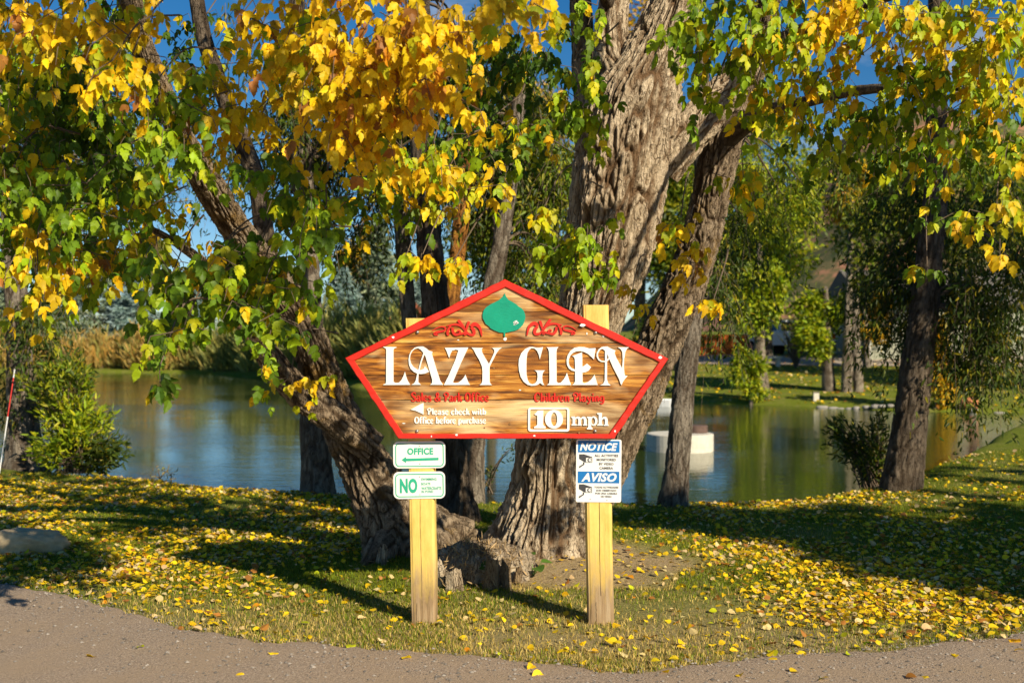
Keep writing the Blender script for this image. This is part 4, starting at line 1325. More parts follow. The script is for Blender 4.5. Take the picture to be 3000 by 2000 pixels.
# ---- foliage clusters: photo centre and half-size, distance, thickness, leaves, palette
CLA = [(60, 40, 110, 60, 5.6, .4, 36, 'Y'), (170, 60, 120, 70, 5.4, .35, 46, 'Y'), (290, 110, 70, 80, 5.3, .3, 26, 'Y'), (275, 165, 36, 36, 5.2, .15, 8, 'Y'),
 (60, 200, 110, 90, 6.6, .6, 70, 'GY'), (200, 230, 130, 90, 6.6, .6, 80, 'GD'), (80, 330, 120, 100, 6.4, .6, 96, 'GY'), (230, 360, 110, 80, 6.6, .5, 70, 'GD'),
 (380, 270, 90, 80, 5.6, .3, 46, 'GL'), (400, 350, 60, 50, 5.6, .25, 20, 'GL'), (60, 470, 110, 90, 6.2, .5, 84, 'GY'), (200, 470, 100, 70, 5.8, .4, 56, 'G'),
 (330, 450, 85, 70, 7.0, .4, 44, 'YG'), (90, 580, 130, 60, 6.0, .4, 54, 'Y'), (60, 665, 60, 45, 5.8, .25, 14, 'YG'), (200, 585, 120, 50, 6.4, .4, 44, 'GY'),
 (320, 560, 80, 50, 6.6, .4, 30, 'YG'), (500, 215, 60, 60, 6.2, .3, 20, 'Y'), (565, 275, 85, 60, 6.0, .3, 34, 'Y'), (640, 60, 80, 60, 5.8, .3, 32, 'Y'),
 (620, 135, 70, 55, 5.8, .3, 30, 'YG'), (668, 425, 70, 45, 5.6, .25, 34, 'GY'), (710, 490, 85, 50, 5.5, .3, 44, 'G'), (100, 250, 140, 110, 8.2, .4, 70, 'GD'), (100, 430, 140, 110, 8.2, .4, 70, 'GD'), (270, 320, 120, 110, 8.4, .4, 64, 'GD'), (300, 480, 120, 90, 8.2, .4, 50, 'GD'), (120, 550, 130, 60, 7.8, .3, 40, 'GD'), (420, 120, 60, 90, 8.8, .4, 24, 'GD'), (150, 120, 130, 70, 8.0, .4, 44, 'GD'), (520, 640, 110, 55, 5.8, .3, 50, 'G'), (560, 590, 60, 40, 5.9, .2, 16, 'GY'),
 (450, 680, 110, 60, 5.6, .3, 46, 'G'), (590, 650, 90, 70, 5.7, .3, 48, 'GY'), (430, 770, 80, 50, 5.4, .2, 24, 'G'), (610, 740, 60, 55, 5.6, .2, 24, 'G'),
 (372, 845, 22, 36, 5.3, .08, 5, 'GD'), (700, 880, 62, 36, 8.1, .12, 14, 'YG'), (705, 660, 36, 40, 6.0, .15, 7, 'GL'), (350, 640, 60, 50, 5.9, .3, 20, 'GD'), (250, 30, 100, 50, 6.8, .4, 30, 'GY'), (100, 110, 100, 60, 6.4, .4, 36, 'YG')]
CLM = [(860, 50, 160, 60, 5.0, .35, 72, 'YO'), (980, 110, 110, 80, 5.0, .35, 56, 'YO'), (800, 150, 110, 80, 5.2, .35, 56, 'Y'), (900, 215, 130, 70, 5.1, .35, 58, 'YO'),
 (770, 262, 85, 65, 5.3, .25, 42, 'YO'), (860, 312, 75, 45, 5.4, .2, 24, 'Y'), (1030, 222, 55, 45, 5.2, .2, 14, 'Y'), (1200, 14, 110, 34, 4.6, .15, 22, 'Y'),
 (712, 80, 75, 75, 5.6, .3, 32, 'Y'), (950, 390, 130, 60, 6.4, .4, 60, 'YG'), (880, 450, 100, 55, 6.6, .4, 40, 'GY'), (1050, 430, 90, 60, 6.6, .3, 34, 'YG'),
 (1170, 340, 90, 70, 9.4, .3, 40, 'GD'), (1080, 330, 80, 60, 9.6, .3, 30, 'GD'), (1100, 200, 130, 110, 7.4, .5, 64, 'GD'), (1230, 180, 80, 120, 7.4, .4, 54, 'GD'), (1150, 320, 90, 60, 6.8, .3, 30, 'GY'), (935, 590, 28, 26, 6.4, .15, 6, 'YG'),
 (985, 596, 30, 22, 6.4, .10, 6, 'Y'), (1062, 588, 34, 24, 6.5, .12, 8, 'YG'), (1330, 250, 66, 70, 6.8, .15, 44, 'GL'), (1365, 310, 34, 44, 6.8, .1, 9, 'GL'),
 (1372, 175, 34, 56, 6.6, .12, 10, 'GL'), (1368, 50, 30, 55, 6.0, .15, 9, 'G'), (1335, 580, 78, 80, 6.9, .15, 52, 'GL'), (1260, 488, 36, 24, 6.7, .1, 5, 'YG'),
 (1378, 650, 34, 34, 6.9, .1, 8, 'GL'), (1542, 525, 42, 60, 7.2, .12, 15, 'Y'), (1562, 605, 34, 50, 7.2, .12, 12, 'Y'), (1632, 690, 40, 20, 6.6, .08, 6, 'Y'),
 (1702, 430, 58, 50, 6.9, .15, 22, 'YGL'), (1440, 705, 14, 46, 7.6, .06, 6, 'Y'), (1600, 50, 90, 60, 6.0, .3, 40, 'GL'), (1702, 60, 80, 64, 6.0, .3, 36, 'GL'),
 (1660, 205, 60, 70, 6.3, .2, 24, 'GL'), (1800, 60, 110, 60, 6.0, .3, 44, 'YGL'), (1930, 40, 100, 60, 6.0, .35, 44, 'Y'), (2060, 60, 110, 70, 6.0, .35, 54, 'YGL'),
 (2190, 70, 110, 80, 5.8, .35, 54, 'YGL'), (2300, 85, 90, 95, 5.6, .3, 46, 'YGL'), (1762, 250, 66, 56, 6.7, .2, 24, 'YG'), (1880, 222, 90, 50, 6.4, .3, 36, 'YGL'),
 (2020, 262, 95, 60, 6.4, .3, 42, 'GL'), (2130, 205, 100, 66, 6.2, .35, 50, 'GL'), (2250, 232, 100, 76, 6.0, .35, 50, 'YGL'), (1890, 302, 100, 44, 6.7, .3, 32, 'GY'),
 (2050, 335, 100, 46, 6.8, .35, 34, 'GD'), (2200, 342, 110, 56, 6.4, .35, 40, 'GY'), (2320, 345, 60, 76, 6.0, .25, 26, 'GY'), (2300, 520, 56, 60, 5.8, .2, 20, 'YG'),
 (2150, 510, 36, 52, 6.4, .15, 7, 'GD'), (2112, 605, 26, 36, 6.2, .08, 5, 'GD')]

def nearest(pts, q):
    d = np.linalg.norm(pts - q, axis=1)
    return pts[np.argmin(d)]
crA, crM = Crown(), Crown()
rA = np.random.default_rng(31)
for cl, cr, path in ((CLA, crA, pA), (CLM, crM, pM)):
    for (x, y, rx, ry, d, dd, n, pal) in cl:
        c = P(x, y, d)
        rad = np.array([rx / FD * d, dd, ry / FD * d])
        an = c + np.array([0.15 if cr is crM else 0.2, 0.25, 0.28 + rad[2] * .7])
        small = n <= 36
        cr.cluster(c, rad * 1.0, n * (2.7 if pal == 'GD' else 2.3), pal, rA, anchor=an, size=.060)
# the part of the crowns above the picture, reaching out over the road: unseen clusters placed sunward to shade chosen leaves and lawn
def shade(cr, target, tdist, rad, n, pal):
    c = np.asarray(target) + SUNV * tdist
    cr.cluster(c, rad, n, pal, rA, twigs=False, size=.10)
SHADE = [((150, 330, 6.6), 4.6, (1.0, .7, .6), 260), ((260, 430, 6.4), 4.9, (.8, .6, .5), 220), ((480, 700, 5.7), 4.9, (.55, .4, .28), 80),
         ((200, 1140, 12.3), 8.5, (1.2, .8, .5), 220), ((450, 1165, 11.5), 8.3, (1.0, .7, .4), 170), ((620, 1170, 11.2), 8.6, (.7, .5, .35), 100),
         ((300, 1110, 13.6), 9.5, (1.6, 1.0, .8), 260), ((640, 1150, 12.0), 8.6, (1.0, .8, .6), 110), ((120, 1105, 14.2), 9.6, (1.3, .8, .6), 160)]
for (x, y, d), td, rad, n in SHADE:
    shade(crA if x < 700 else crM, P(x, y, d), td, np.array(rad), n, 'GY')
build_crown(crA, lean, M['leaf'], 'maple', 300, M['leaf_one'])
build_crown(crM, main, M['leaf'], 'maple', 300, M['leaf_one'])
# ------------------------------------------------------------------ trees along the near bank (narrow-leaved)
def willow_cloud(blobs, seed, size=0.075, per=22):
    """blobs: (world centre, radii, strands, palette) -> hanging strands of narrow leaves"""
    r = np.random.default_rng(seed)
    cr = Crown()
    for c, rad, n, pal in blobs:
        d = nrm(r.normal(size=(n, 3)))
        # a few dense clumps inside each blob
        nc = max(3, n // 14)
        cl = nrm(r.normal(size=(nc, 3))) * (r.random((nc, 1)) ** .4)
        k = r.integers(0, nc, n)
        st = c + np.asarray(rad) * (cl[k] * .85 + d * r.random((n, 1)) * .38)
        ln = r.uniform(.35, .95, n)
        out = nrm(d * np.array([1, 1, .2]) * .6 + np.array([0, 0, -1.0]) * r.uniform(.3, 1.2, (n, 1)))
        u = r.random((n, per))
        pos = st[:, None] + out[:, None] * (u * ln[:, None])[..., None] + np.array([0, 0, -1.]) * (u ** 2 * ln[:, None] * .4)[..., None]
        pos = pos.reshape(-1, 3) + r.normal(0, .03, (n * per, 3))
        tip = nrm(np.repeat(out, per, 0) * .6 + np.array([0, 0, -.5]) + r.normal(0, .6, (n * per, 3)))
        nor = r.normal(size=(n * per, 3)) + np.array([.2, -.5, .4])
        cc = pick(pal, n * per, r)
        cr.add(pos, tip, nor, size * r.uniform(.7, 1.3, n * per), cc)
        for q in range(0, n, 2):
            pts = [st[q] + out[q] * (w_ * ln[q]) + np.array([0, 0, -1.]) * (w_ ** 2 * ln[q] * .4) for w_ in (0, .5, 1)]
            cr.tw.tube(pts, [.0028, .002, .0012], 3)
    return cr

def blobs(lst, depth):
    out = []
    for k in lst:
        x, y, rx, ry, n, pal = k[:6]
        d = depth + (k[6] if len(k) > 6 else 0)
        out.append((P(x, y, d), (rx / FD * d, min(rx, ry) / FD * d * .8 + .2, ry / FD * d), n, pal))
    return out

def bank_tree(name, label, path, depth, mat, bl, seed, size=.08, nseg=40, amp=.010, freq=16, flare=.25, wid=1.25, group='trees along the near bank of the pond'):
    x, y = path[0][0], path[0][1]
    d = path[0][3] if len(path[0]) > 3 else depth
    root = thing(name, P(x, y, d), label, 'tree', group)
    trunk('trunk', path, mat, root, depth, nseg, .03, amp, freq, flare, seed, .25)
    if bl:
        cr = willow_cloud(blobs(bl, depth), seed, size)
        r = np.random.default_rng(seed + 5)
        top = [P(k[0], k[1], k[3] if len(k) > 3 else depth) for k in path]
        for c, rad, n, pal in blobs(bl, depth):
            a = top[min(len(top) - 1, int(np.argmin([np.linalg.norm(q - c) for q in top])))]
            for j in range(3):
                e = c + r.normal(0, .4, 3) * np.array(rad)
                m = (a + e) / 2 + np.array([0, 0, .15 * np.linalg.norm(e - a)])
                cr.tw.tube(catmull([a, m, e], 5), np.linspace(.022, .004, 11), 5)
        build_crown(cr, root, M['willow'], 'willow', wid=wid)
    return root

bank_tree('willow_tree', 'slim grey-brown trunk just left of the leaning stem, rooted at the water', [(730, 1132, 36), (724, 1020, 33), (716, 880, 30), (711, 700, 27), (704, 560, 25), (694, 360, 22), (686, 180, 20), (680, -60, 18)], 12.6, M['bark_grey'],
          [(560, 330, 90, 50, 40, 'WD'), (740, 330, 110, 60, 110, 'WD', 1), (650, 300, 70, 60, 60, 'WD', 1), (820, 500, 50, 60, 20, 'WD', 1), (720, 140, 130, 100, 120, 'WD'), (640, 210, 70, 60, 40, 'WD'), (850, 270, 110, 100, 130, 'WD', .5), (880, 400, 90, 60, 70, 'WD', 1), (560, 60, 70, 60, 16, 'WD'), (770, 560, 50, 50, 14, 'WD', 1)], 41)
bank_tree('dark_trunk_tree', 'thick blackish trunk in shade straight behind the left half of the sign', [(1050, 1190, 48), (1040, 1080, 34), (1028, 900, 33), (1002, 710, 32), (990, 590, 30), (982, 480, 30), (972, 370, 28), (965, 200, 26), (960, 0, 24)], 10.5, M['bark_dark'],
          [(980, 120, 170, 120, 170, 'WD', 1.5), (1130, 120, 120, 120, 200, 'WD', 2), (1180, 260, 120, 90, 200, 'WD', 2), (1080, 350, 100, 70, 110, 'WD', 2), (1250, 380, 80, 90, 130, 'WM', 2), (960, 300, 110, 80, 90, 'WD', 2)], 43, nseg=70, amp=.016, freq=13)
bank_tree('cracked_bark_tree', 'narrow trunk with cracked bark left of the thick blackish trunk', [(985, 1130, 22), (958, 850, 20), (938, 720, 18), (928, 600, 18), (919, 480, 17), (912, 330, 15), (905, 100, 13)], 13.0, M['bark_grey'], None, 45)
bank_tree('orange_bark_tree', 'slender trunk with glowing orange bark right of the blackish trunk', [(985, 1120, 19), (1012, 820, 18), (1036, 700, 18), (1048, 600, 18), (1060, 480, 19), (1072, 330, 17), (1085, 150, 14)], 12.2, M['bark_orange'], None, 47)
bank_tree('grey_trunk_tree', 'smooth pale grey trunk foot showing between the posts at the water', [(1086, 1152, 24), (1092, 1000, 24), (1108, 800, 23), (1130, 650, 22), (1150, 560, 20), (1176, 380, 18), (1195, 220, 15)], 11.9, M['bark_grey'],
          [(1190, 620, 90, 90, 70, 'WM', 1), (1110, 560, 60, 90, 40, 'WM', 1.5), (1220, 480, 80, 80, 60, 'WM', 1), (1130, 430, 80, 60, 50, 'WD', 1), (1260, 600, 50, 90, 30, 'WD', 1)], 49, .07)
bank_tree('poplar_tree', 'straight grey trunk standing before the round concrete tank', [(1545, 1162, 33), (1556, 1050, 27), (1570, 900, 25), (1586, 770, 23), (1598, 640, 22), (1612, 480, 21), (1615, 300, 18), (1610, 120, 15)], 11.65, M['bark_grey'],
          [(1680, 560, 90, 90, 60, 'WD', 1), (1790, 420, 110, 70, 60, 'WL', 1.5), (1700, 300, 110, 80, 80, 'WL', 1.5), (1900, 340, 100, 60, 50, 'WM', 2), (1690, 430, 80, 70, 36, 'WM', 1), (1640, 650, 60, 60, 40, 'WD', .5), (1480, 740, 30, 60, 12, 'WD', .8)], 51, .075, 50, .012, 22, .08)
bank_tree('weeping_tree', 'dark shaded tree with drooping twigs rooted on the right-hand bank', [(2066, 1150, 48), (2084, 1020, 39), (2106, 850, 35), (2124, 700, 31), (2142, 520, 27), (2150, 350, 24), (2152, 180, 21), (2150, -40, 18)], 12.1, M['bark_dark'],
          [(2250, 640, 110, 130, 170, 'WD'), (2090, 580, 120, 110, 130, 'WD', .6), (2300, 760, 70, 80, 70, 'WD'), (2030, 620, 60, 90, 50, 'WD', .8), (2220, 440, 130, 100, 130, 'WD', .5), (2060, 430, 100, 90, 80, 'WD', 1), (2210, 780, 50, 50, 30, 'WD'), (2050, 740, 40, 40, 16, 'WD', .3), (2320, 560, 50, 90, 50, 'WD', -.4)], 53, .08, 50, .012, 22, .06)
bank_tree('shore_willow_tree', 'shaded willow trunk at the left edge above the water', [(62, 1078, 46), (54, 980, 34), (46, 860, 29), (40, 740, 26), (32, 600, 24), (20, 420, 21), (5, 200, 18)], 15.2, M['bark_grey'],
          [(60, 760, 100, 70, 70, 'WD'), (40, 880, 60, 60, 34, 'WD', .5), (130, 690, 60, 60, 30, 'WD'), (150, 450, 160, 130, 240, 'WD', 1), (110, 250, 160, 120, 200, 'WD', 1), (320, 330, 110, 110, 110, 'WD', 1), (230, 130, 140, 90, 110, 'WD', 1)], 55, .085, 50, .012, 17)

# ---- shrubs by the near bank
def shrub(name, label, base, depth, bl, seed, size, cat='shrub', n_stem=9, wid=1.3, group=None, mat=None, stem_mat=None, up=True, spread=1.0):
    root = thing(name, base, label, cat, group)
    r = np.random.default_rng(seed)
    cr = Crown()
    stems = MB()
    for c, rad, n, pal in bl:
        rad = np.asarray(rad)
        per = 16
        d = nrm(r.normal(size=(n, 3)))
        e = c + rad * d * (r.random((n, 1)) ** .5)
        a = base + r.normal(0, .08, (n, 3)) * np.array([1, 1, 0])
        m = a + (e - a) * .55 + np.array([0, 0, .12]) * np.linalg.norm(e - a, axis=1)[:, None]
        for k in range(0, n, max(1, n // n_stem)):
            stems.tube(catmull([a[k], m[k], e[k]], 4), np.linspace(.011, .003, 9), 4)
        u = r.uniform(.0, 1, (n, per))
        dirv = nrm(e - m)
        pos = e[:, None] - dirv[:, None] * (u * .45 * np.linalg.norm(rad) * .6)[..., None]
        pos = pos.reshape(-1, 3) + r.normal(0, .035 * spread, (n * per, 3))
        tip = nrm(np.repeat(dirv, per, 0) * .8 + r.normal(0, .6, (n * per, 3)))
        cr.add(pos, tip, r.normal(size=(n * per, 3)) + np.array([.2, -.5, .5]), size * r.uniform(.7, 1.3, n * per), pick(pal, n * per, r))
    build_crown(cr, root, mat or M['willow'], 'willow', wid=wid, name='foliage')
    tag(stems.build('stems', stem_mat or M['twig'], root), kind='stuff')
    return root
b0 = P(170, 1085, 14.6)
shrub('bank_shrub', 'leafy green and yellow willow shrub beside the left-edge trunk', b0, 14.6, blobs([(180, 960, 80, 90, 120, 'WL'), (230, 1040, 60, 50, 60, 'WD'), (150, 860, 70, 60, 50, 'WM'), (130, 1030, 60, 50, 50, 'WL'), (100, 900, 50, 70, 30, 'WM')], 14.6), 61, .10, n_stem=14)
b0 = P(2005, 1118, 12.9)
shrub('sapling_shrub', 'dark leafy sapling thicket left of the weeping tree', b0, 12.9, blobs([(1975, 1040, 60, 60, 60, 'WD'), (1930, 980, 45, 50, 24, 'WD'), (2010, 1000, 40, 80, 34, 'WD')], 12.9), 63, .075, n_stem=14)
b0 = np.array([P(360, 1098, 14.0)[0], 14.0, Hs(P(360, 1098, 14.0)[0], 14.0)])
shrub('dry_weed', 'sparse dry weed with brown leaves at the edge of the bank', b0, 14.0, blobs([(385, 1085, 60, 18, 5, 'TAN')], 14.0), 65, .05, 'weed', 5)
b0 = P(1110, 1130, 12.2)
shrub('twiggy_sprout', 'thin leafy sprout leaning over the water between the posts', b0, 12.0, blobs([(1128, 1090, 22, 40, 3, 'WD'), (1180, 1040, 18, 30, 2, 'WD')], 12.0), 67, .06, 'sprout', 5)

# ------------------------------------------------------------------ neighbouring tree out of frame to the right: its shade lies on the lawn
root = thing('roadside_tree', (9.2, 1.2, 0), 'tall roadside tree just right of the view whose shade lies on the lawn', 'tree')
mb = MB()
mb.tube(catmull([(9.2, 1.2, -.2), (9.25, 1.25, 2), (9.1, 1.3, 4.5), (9.3, 1.5, 7.5)], 6), np.linspace(.24, .10, 19), 14)
mb.build('trunk', M['bark_grey'], root, True)
cr = Crown()
rr_ = np.random.default_rng(77)
for tx, ty, td, rad, n in ((1800, 1205, 13.0, (1.9, 1.1, .8), 560), (2150, 1225, 12.0, (1.5, 1.1, .9), 460), (1560, 1185, 13.5, (.9, .9, .5), 280), (2350, 1290, 11.0, (1.3, 1.0, .7), 380), (2250, 1120, 12.5, (1.1, .8, .4), 60), (2600, 1200, 11, (1.6, 1.4, 1.0), 180), (2300, 1335, 11, (1.0, .7, .45), 260), (2120, 1285, 11.5, (1.0, .7, .4), 240), (1930, 1240, 12.4, (1.0, .7, .4), 220)):
    y = 2613 * CAM_Z / (ty - 784)
    cr.cluster(P(tx, ty, y) + SUNV * td, np.array(rad), n, 'GY', rr_, twigs=False, size=.20)
for tx, ty, d, td, rad, n in ((2200, 640, 12.1, 10.5, (1.3, 1.2, 1.3), 260), (2050, 480, 12.1, 11.0, (1.2, 1.0, 1.2), 220), (1720, 560, 12.5, 12.5, (1.0, 1.0, .8), 130), (2250, 420, 12.5, 11, (1.3, 1.2, 1.1), 220)):
    cr.cluster(P(tx, ty, d) + SUNV * td, np.array(rad), n, 'GY', rr_, twigs=False, size=.20)
build_crown(cr, root, M['leaf'], 'maple')
# ------------------------------------------------------------------ the far shore
def ground_at(x, d, dz=0.0):
    X = (x - 1176.0) / FD * d
    return np.array([X, d, Hs(X, d) + dz])

def dome(c, rad, n, size, pal, r, up=0.6, jit=.7, clumps=14, hollow=.45):
    """leaves gathered in clumps inside an ellipsoid"""
    c, rad = np.asarray(c, float), np.asarray(rad, float)
    cl = nrm(r.normal(size=(clumps, 3))) * (r.random((clumps, 1)) ** hollow)
    k = r.integers(0, clumps, n)
    pos = c + rad * (cl[k] * .8 + r.normal(0, .17, (n, 3)))
    out = nrm((pos - c) / rad + 1e-3)
    tip = nrm(out * .6 + np.array([0, 0, up]) + r.normal(0, jit, (n, 3)))
    nor = r.normal(size=(n, 3)) + np.array([.4, -.6, .5])
    return pos, tip, nor, size * r.uniform(.6, 1.35, n), pick(pal, n, r)

def far_bush(x, d, hw, h, pal, seed, label, group, n=900):
    r = np.random.default_rng(seed)
    b = ground_at(x, d)
    root = thing('willow_bush', b, label, 'bush', group)
    w = hw / FD * d
    cr = Crown()
    a = r.uniform(0, 2 * math.pi, n)
    q = np.sqrt(r.random(n))
    base = b + np.stack([np.cos(a) * q * w, np.sin(a) * q * w * .6, np.zeros(n)], 1)
    hh = h * np.sqrt(np.clip(1 - q ** 2 * .8, .05, 1)) * r.uniform(.6, 1.1, n)
    base[:, 2] += hh * r.random(n) ** .8 - .1
    tip = nrm(np.stack([np.cos(a) * q * .55, np.sin(a) * q * .5, np.ones(n)], 1) + r.normal(0, .22, (n, 3)))
    cr.add(base, tip, r.normal(size=(n, 3)) + np.array([.3, -.7, .2]), h * .30 * r.uniform(.5, 1.1, n), pick(pal, n, r))
    build_crown(cr, root, M['willow'], 'willow', wid=.55, name='foliage')
    mb = MB()
    for k in range(7):
        e = b + np.array([r.normal(0, w * .35), r.normal(0, w * .2), h * .6])
        mb.tube([b + (e - b) * np.array([.4, .4, 0]) - np.array([0, 0, .2]), e], [.035, .012], 4)
    tag(mb.build('stems', M['twig'], root), kind='stuff')
rb = np.random.default_rng(4)
xx = -260.0
k = 0
while xx < 930:
    d = float(np.interp((xx - 1176) / FD * 85, FX, FY)) * rb.uniform(1.02, 1.06)
    for _ in range(2): d = float(np.interp((xx - 1176) / FD * d, FX, FY)) + rb.uniform(1.5, 4.5)
    tan_ = xx < 470
    far_bush(xx, d, rb.uniform(30, 48), rb.uniform(2.4, 3.6) if tan_ else rb.uniform(3.0, 4.4), 'TAN' if tan_ else 'OLV', 300 + k,
             'tan autumn willow bush on the far left shore' if tan_ else 'olive green willow bush on the far shore behind the leaning stem',
             'tan willow bushes on the far shore' if tan_ else 'olive willow bushes on the far shore')
    xx += rb.uniform(24, 40)
    k += 1

def spruce(x, d, top, hw, pal, seed, label):
    r = np.random.default_rng(seed)
    b = ground_at(x, d)
    root = thing('spruce_tree', b, label, 'tree', 'spruces beyond the pond')
    h = P(x, top, d)[2] - b[2]
    w = hw / FD * d
    MB().tube([b + np.array([0, 0, -.3]), b + np.array([0, 0, h * .97])], [.2, .03], 8).build('trunk', M['bark_dark'], root, True)
    cr = Crown()
    nb = 300
    z = r.random(nb) ** 1.25
    ang = r.uniform(0, 2 * math.pi, nb)
    ln = w * (1 - z) ** .85 * r.uniform(.75, 1.15, nb) + .15
    per = 46
    u = r.random((nb, per)) ** .7
    dirv = np.stack([np.cos(ang), np.sin(ang), np.full(nb, -.18)], 1)
    lift = np.array([0, 0, 1.0]) * (u ** 2 * ln[:, None] * .28)[..., None]
    pos = (b + np.array([0, 0, .25]) + np.outer(z, [0, 0, h * .97]))[:, None] + dirv[:, None] * (u * ln[:, None])[..., None] + lift
    side = np.stack([-np.sin(ang), np.cos(ang), np.zeros(nb)], 1)
    sp = r.normal(0, 1, (nb, per)) * (.12 + .22 * (1 - u)) * ln[:, None] * .5
    pos = pos + side[:, None] * sp[..., None] + r.normal(0, .05, (nb, per, 3))
    tip = nrm(np.repeat(dirv, per, 0) + side.repeat(per, 0) * np.sign(sp.ravel())[:, None] * .7 + np.array([0, 0, .25]) + r.normal(0, .35, (nb * per, 3)))
    nor = np.array([0, -.3, 1.0]) + r.normal(0, .5, (nb * per, 3))
    cr.add(pos.reshape(-1, 3), tip, nor, np.full(nb * per, .040 * h + .10) * r.uniform(.6, 1.3, nb * per), pick(pal, nb * per, r))
    build_crown(cr, root, M['needle'], 'willow', wid=1.3)
spruce(785, 92, 612, 84, 'BLU', 71, 'small blue spruce between the leaning stem and the cracked trunk')
spruce(868, 99, 505, 82, 'GRS', 72, 'tall grey-green spruce just left of the cracked trunk')
spruce(215, 104, 575, 110, 'GRS', 73, 'broad grey-green spruce behind the tan bushes at left')
spruce(315, 100, 600, 80, 'BLU', 74, 'blue spruce behind the tan bushes, right of the broad one')
spruce(965, 96, 640, 60, 'BLU', 75, 'blue spruce showing between the cracked and blackish trunks')
spruce(110, 106, 610, 80, 'GRS', 76, 'grey-green spruce beyond the left-edge willow')
spruce(440, 103, 625, 75, 'BLU', 79, 'blue spruce behind the tan bushes under the hanging maple leaves')
spruce(655, 104, 600, 80, 'GRS', 80, 'grey-green spruce glimpsed just right of the leaning stem')
spruce(-90, 106, 570, 100, 'GRS', 67, 'grey-green spruce beyond the left edge behind the tan bushes')
spruce(-220, 106, 600, 100, 'BLU', 66, 'blue spruce beyond the left edge behind the tan bushes')
spruce(20, 104, 590, 80, 'GRS', 68, 'grey-green spruce at the far left edge of the picture')
spruce(560, 106, 590, 70, 'GRS', 78, 'grey-green spruce half hidden by the hanging maple leaves')

def far_tree(label, x, d, crowns, trunks, seed, size, mat='bark_grey', group=None, cat='tree', name='tree', wid=2.0, kind='willow', up=-.1):
    r = np.random.default_rng(seed)
    b = ground_at(x, d)
    root = thing(name, b, label, cat, group)
    for q, tp in enumerate(trunks):
        pts = [P(tx, ty, d) for tx, ty, hw in tp]
        pts[0][2] = min(pts[0][2], b[2]) - .15
        trunk('trunk', [(tx, ty, hw, d) for tx, ty, hw in tp], M[mat], root, d, 14, .12, .02, 8, 0, seed + q, .4, wob=.05)
    cr = Crown()
    for cx, cy, rx, ry, n, pal in crowns:
        c = P(cx, cy, d)
        cr.add(*dome(c, (rx / FD * d, rx / FD * d * .7, ry / FD * d), int(n * 2.0), size * 1.25, pal, r, up, clumps=max(8, n // 70)))
    build_crown(cr, root, M['willow'], kind, wid=wid)
    return root
# middle, behind the sign
far_tree('yellow cottonwood between the spruces across the pond', 835, 118, [(830, 590, 55, 90, 1500, 'WY'), (835, 690, 50, 50, 600, 'WY')], [[(835, 770, 9), (835, 650, 7), (832, 560, 4)]], 81, .42)
far_tree('yellow-green tree above the tan bushes at far left', 350, 112, [(350, 590, 48, 60, 900, 'OLV'), (345, 560, 30, 40, 300, 'WY')], [[(350, 770, 8), (350, 620, 5)]], 82, .4)
G2 = 'trees on the far bank'
far_tree('big leafy tree across the pond right of the blackish trunk', 1120, 56, [(1130, 560, 110, 130, 2600, 'WM'), (1210, 420, 120, 110, 1800, 'WM'), (1080, 400, 80, 90, 700, 'WM')], [[(1130, 880, 14), (1128, 640, 10), (1140, 440, 7)]], 83, .22, group=G2)
far_tree('leafy tree across the pond partly behind the big pale trunk', 1280, 58, [(1270, 640, 90, 110, 1700, 'WD'), (1300, 420, 100, 120, 1500, 'WM'), (1240, 250, 120, 110, 1200, 'WY')], [[(1270, 880, 14), (1275, 640, 10), (1280, 400, 7)]], 84, .22, group=G2)
far_tree('golden tree glimpsed through the fork of the pale trunk', 1470, 62, [(1470, 130, 90, 190, 2000, 'WY'), (1500, 420, 60, 120, 500, 'WM')], [[(1470, 860, 14), (1470, 500, 11), (1470, 150, 7)]], 85, .24, group=G2)
far_tree('dark leafy tree across the pond right of the pale stem', 1560, 55, [(1560, 590, 110, 140, 3600, 'WM'), (1530, 400, 110, 130, 3400, 'WM'), (1640, 310, 110, 110, 1200, 'WM'), (1600, 480, 100, 100, 1100, 'WM'), (1500, 760, 50, 50, 400, 'WD')], [[(1560, 880, 13), (1562, 640, 9), (1570, 450, 6)]], 86, .22, group=G2)
# right
far_tree('tall yellow-green willow rising behind the far lawn', 1760, 56, [(1760, 560, 120, 140, 3200, 'WL'), (1700, 420, 110, 110, 1800, 'WL'), (1830, 430, 100, 120, 1700, 'WL'), (1760, 300, 110, 90, 1000, 'WM')], [[(1760, 860, 15), (1762, 600, 11), (1765, 400, 8)]], 87, .21, group=G2)
far_tree('sunlit willow on the far bank left of the bench', 1745, 44.2, [(1725, 690, 85, 80, 1900, 'WL'), (1770, 650, 60, 70, 800, 'WL')], [[(1748, 928, 24), (1746, 850, 15), (1744, 780, 13), (1742, 660, 9), (1745, 560, 5)]], 88, .17, 'bark_pale', G2)
far_tree('small drooping willow on the far bank right of the dark bush', 1905, 45.0, [(1880, 760, 62, 70, 1500, 'WL'), (1920, 700, 50, 60, 700, 'WL'), (1850, 700, 40, 40, 300, 'WL')], [[(1906, 918, 17), (1902, 850, 14), (1898, 760, 10), (1895, 660, 6)]], 89, .17, 'bark_grey', G2)
far_tree('twin-stemmed pale poplar on the far bank', 1960, 44.5, [(1960, 520, 80, 90, 500, 'WM'), (1990, 640, 70, 70, 500, 'WM'), (1950, 420, 70, 60, 300, 'WY')], [[(1945, 910, 13), (1946, 800, 11), (1950, 650, 8), (1958, 450, 6), (1964, 320, 3)], [(1972, 905, 12), (1966, 800, 10), (1965, 680, 8), (1975, 500, 5)]], 90, .18, 'bark_pale', G2)
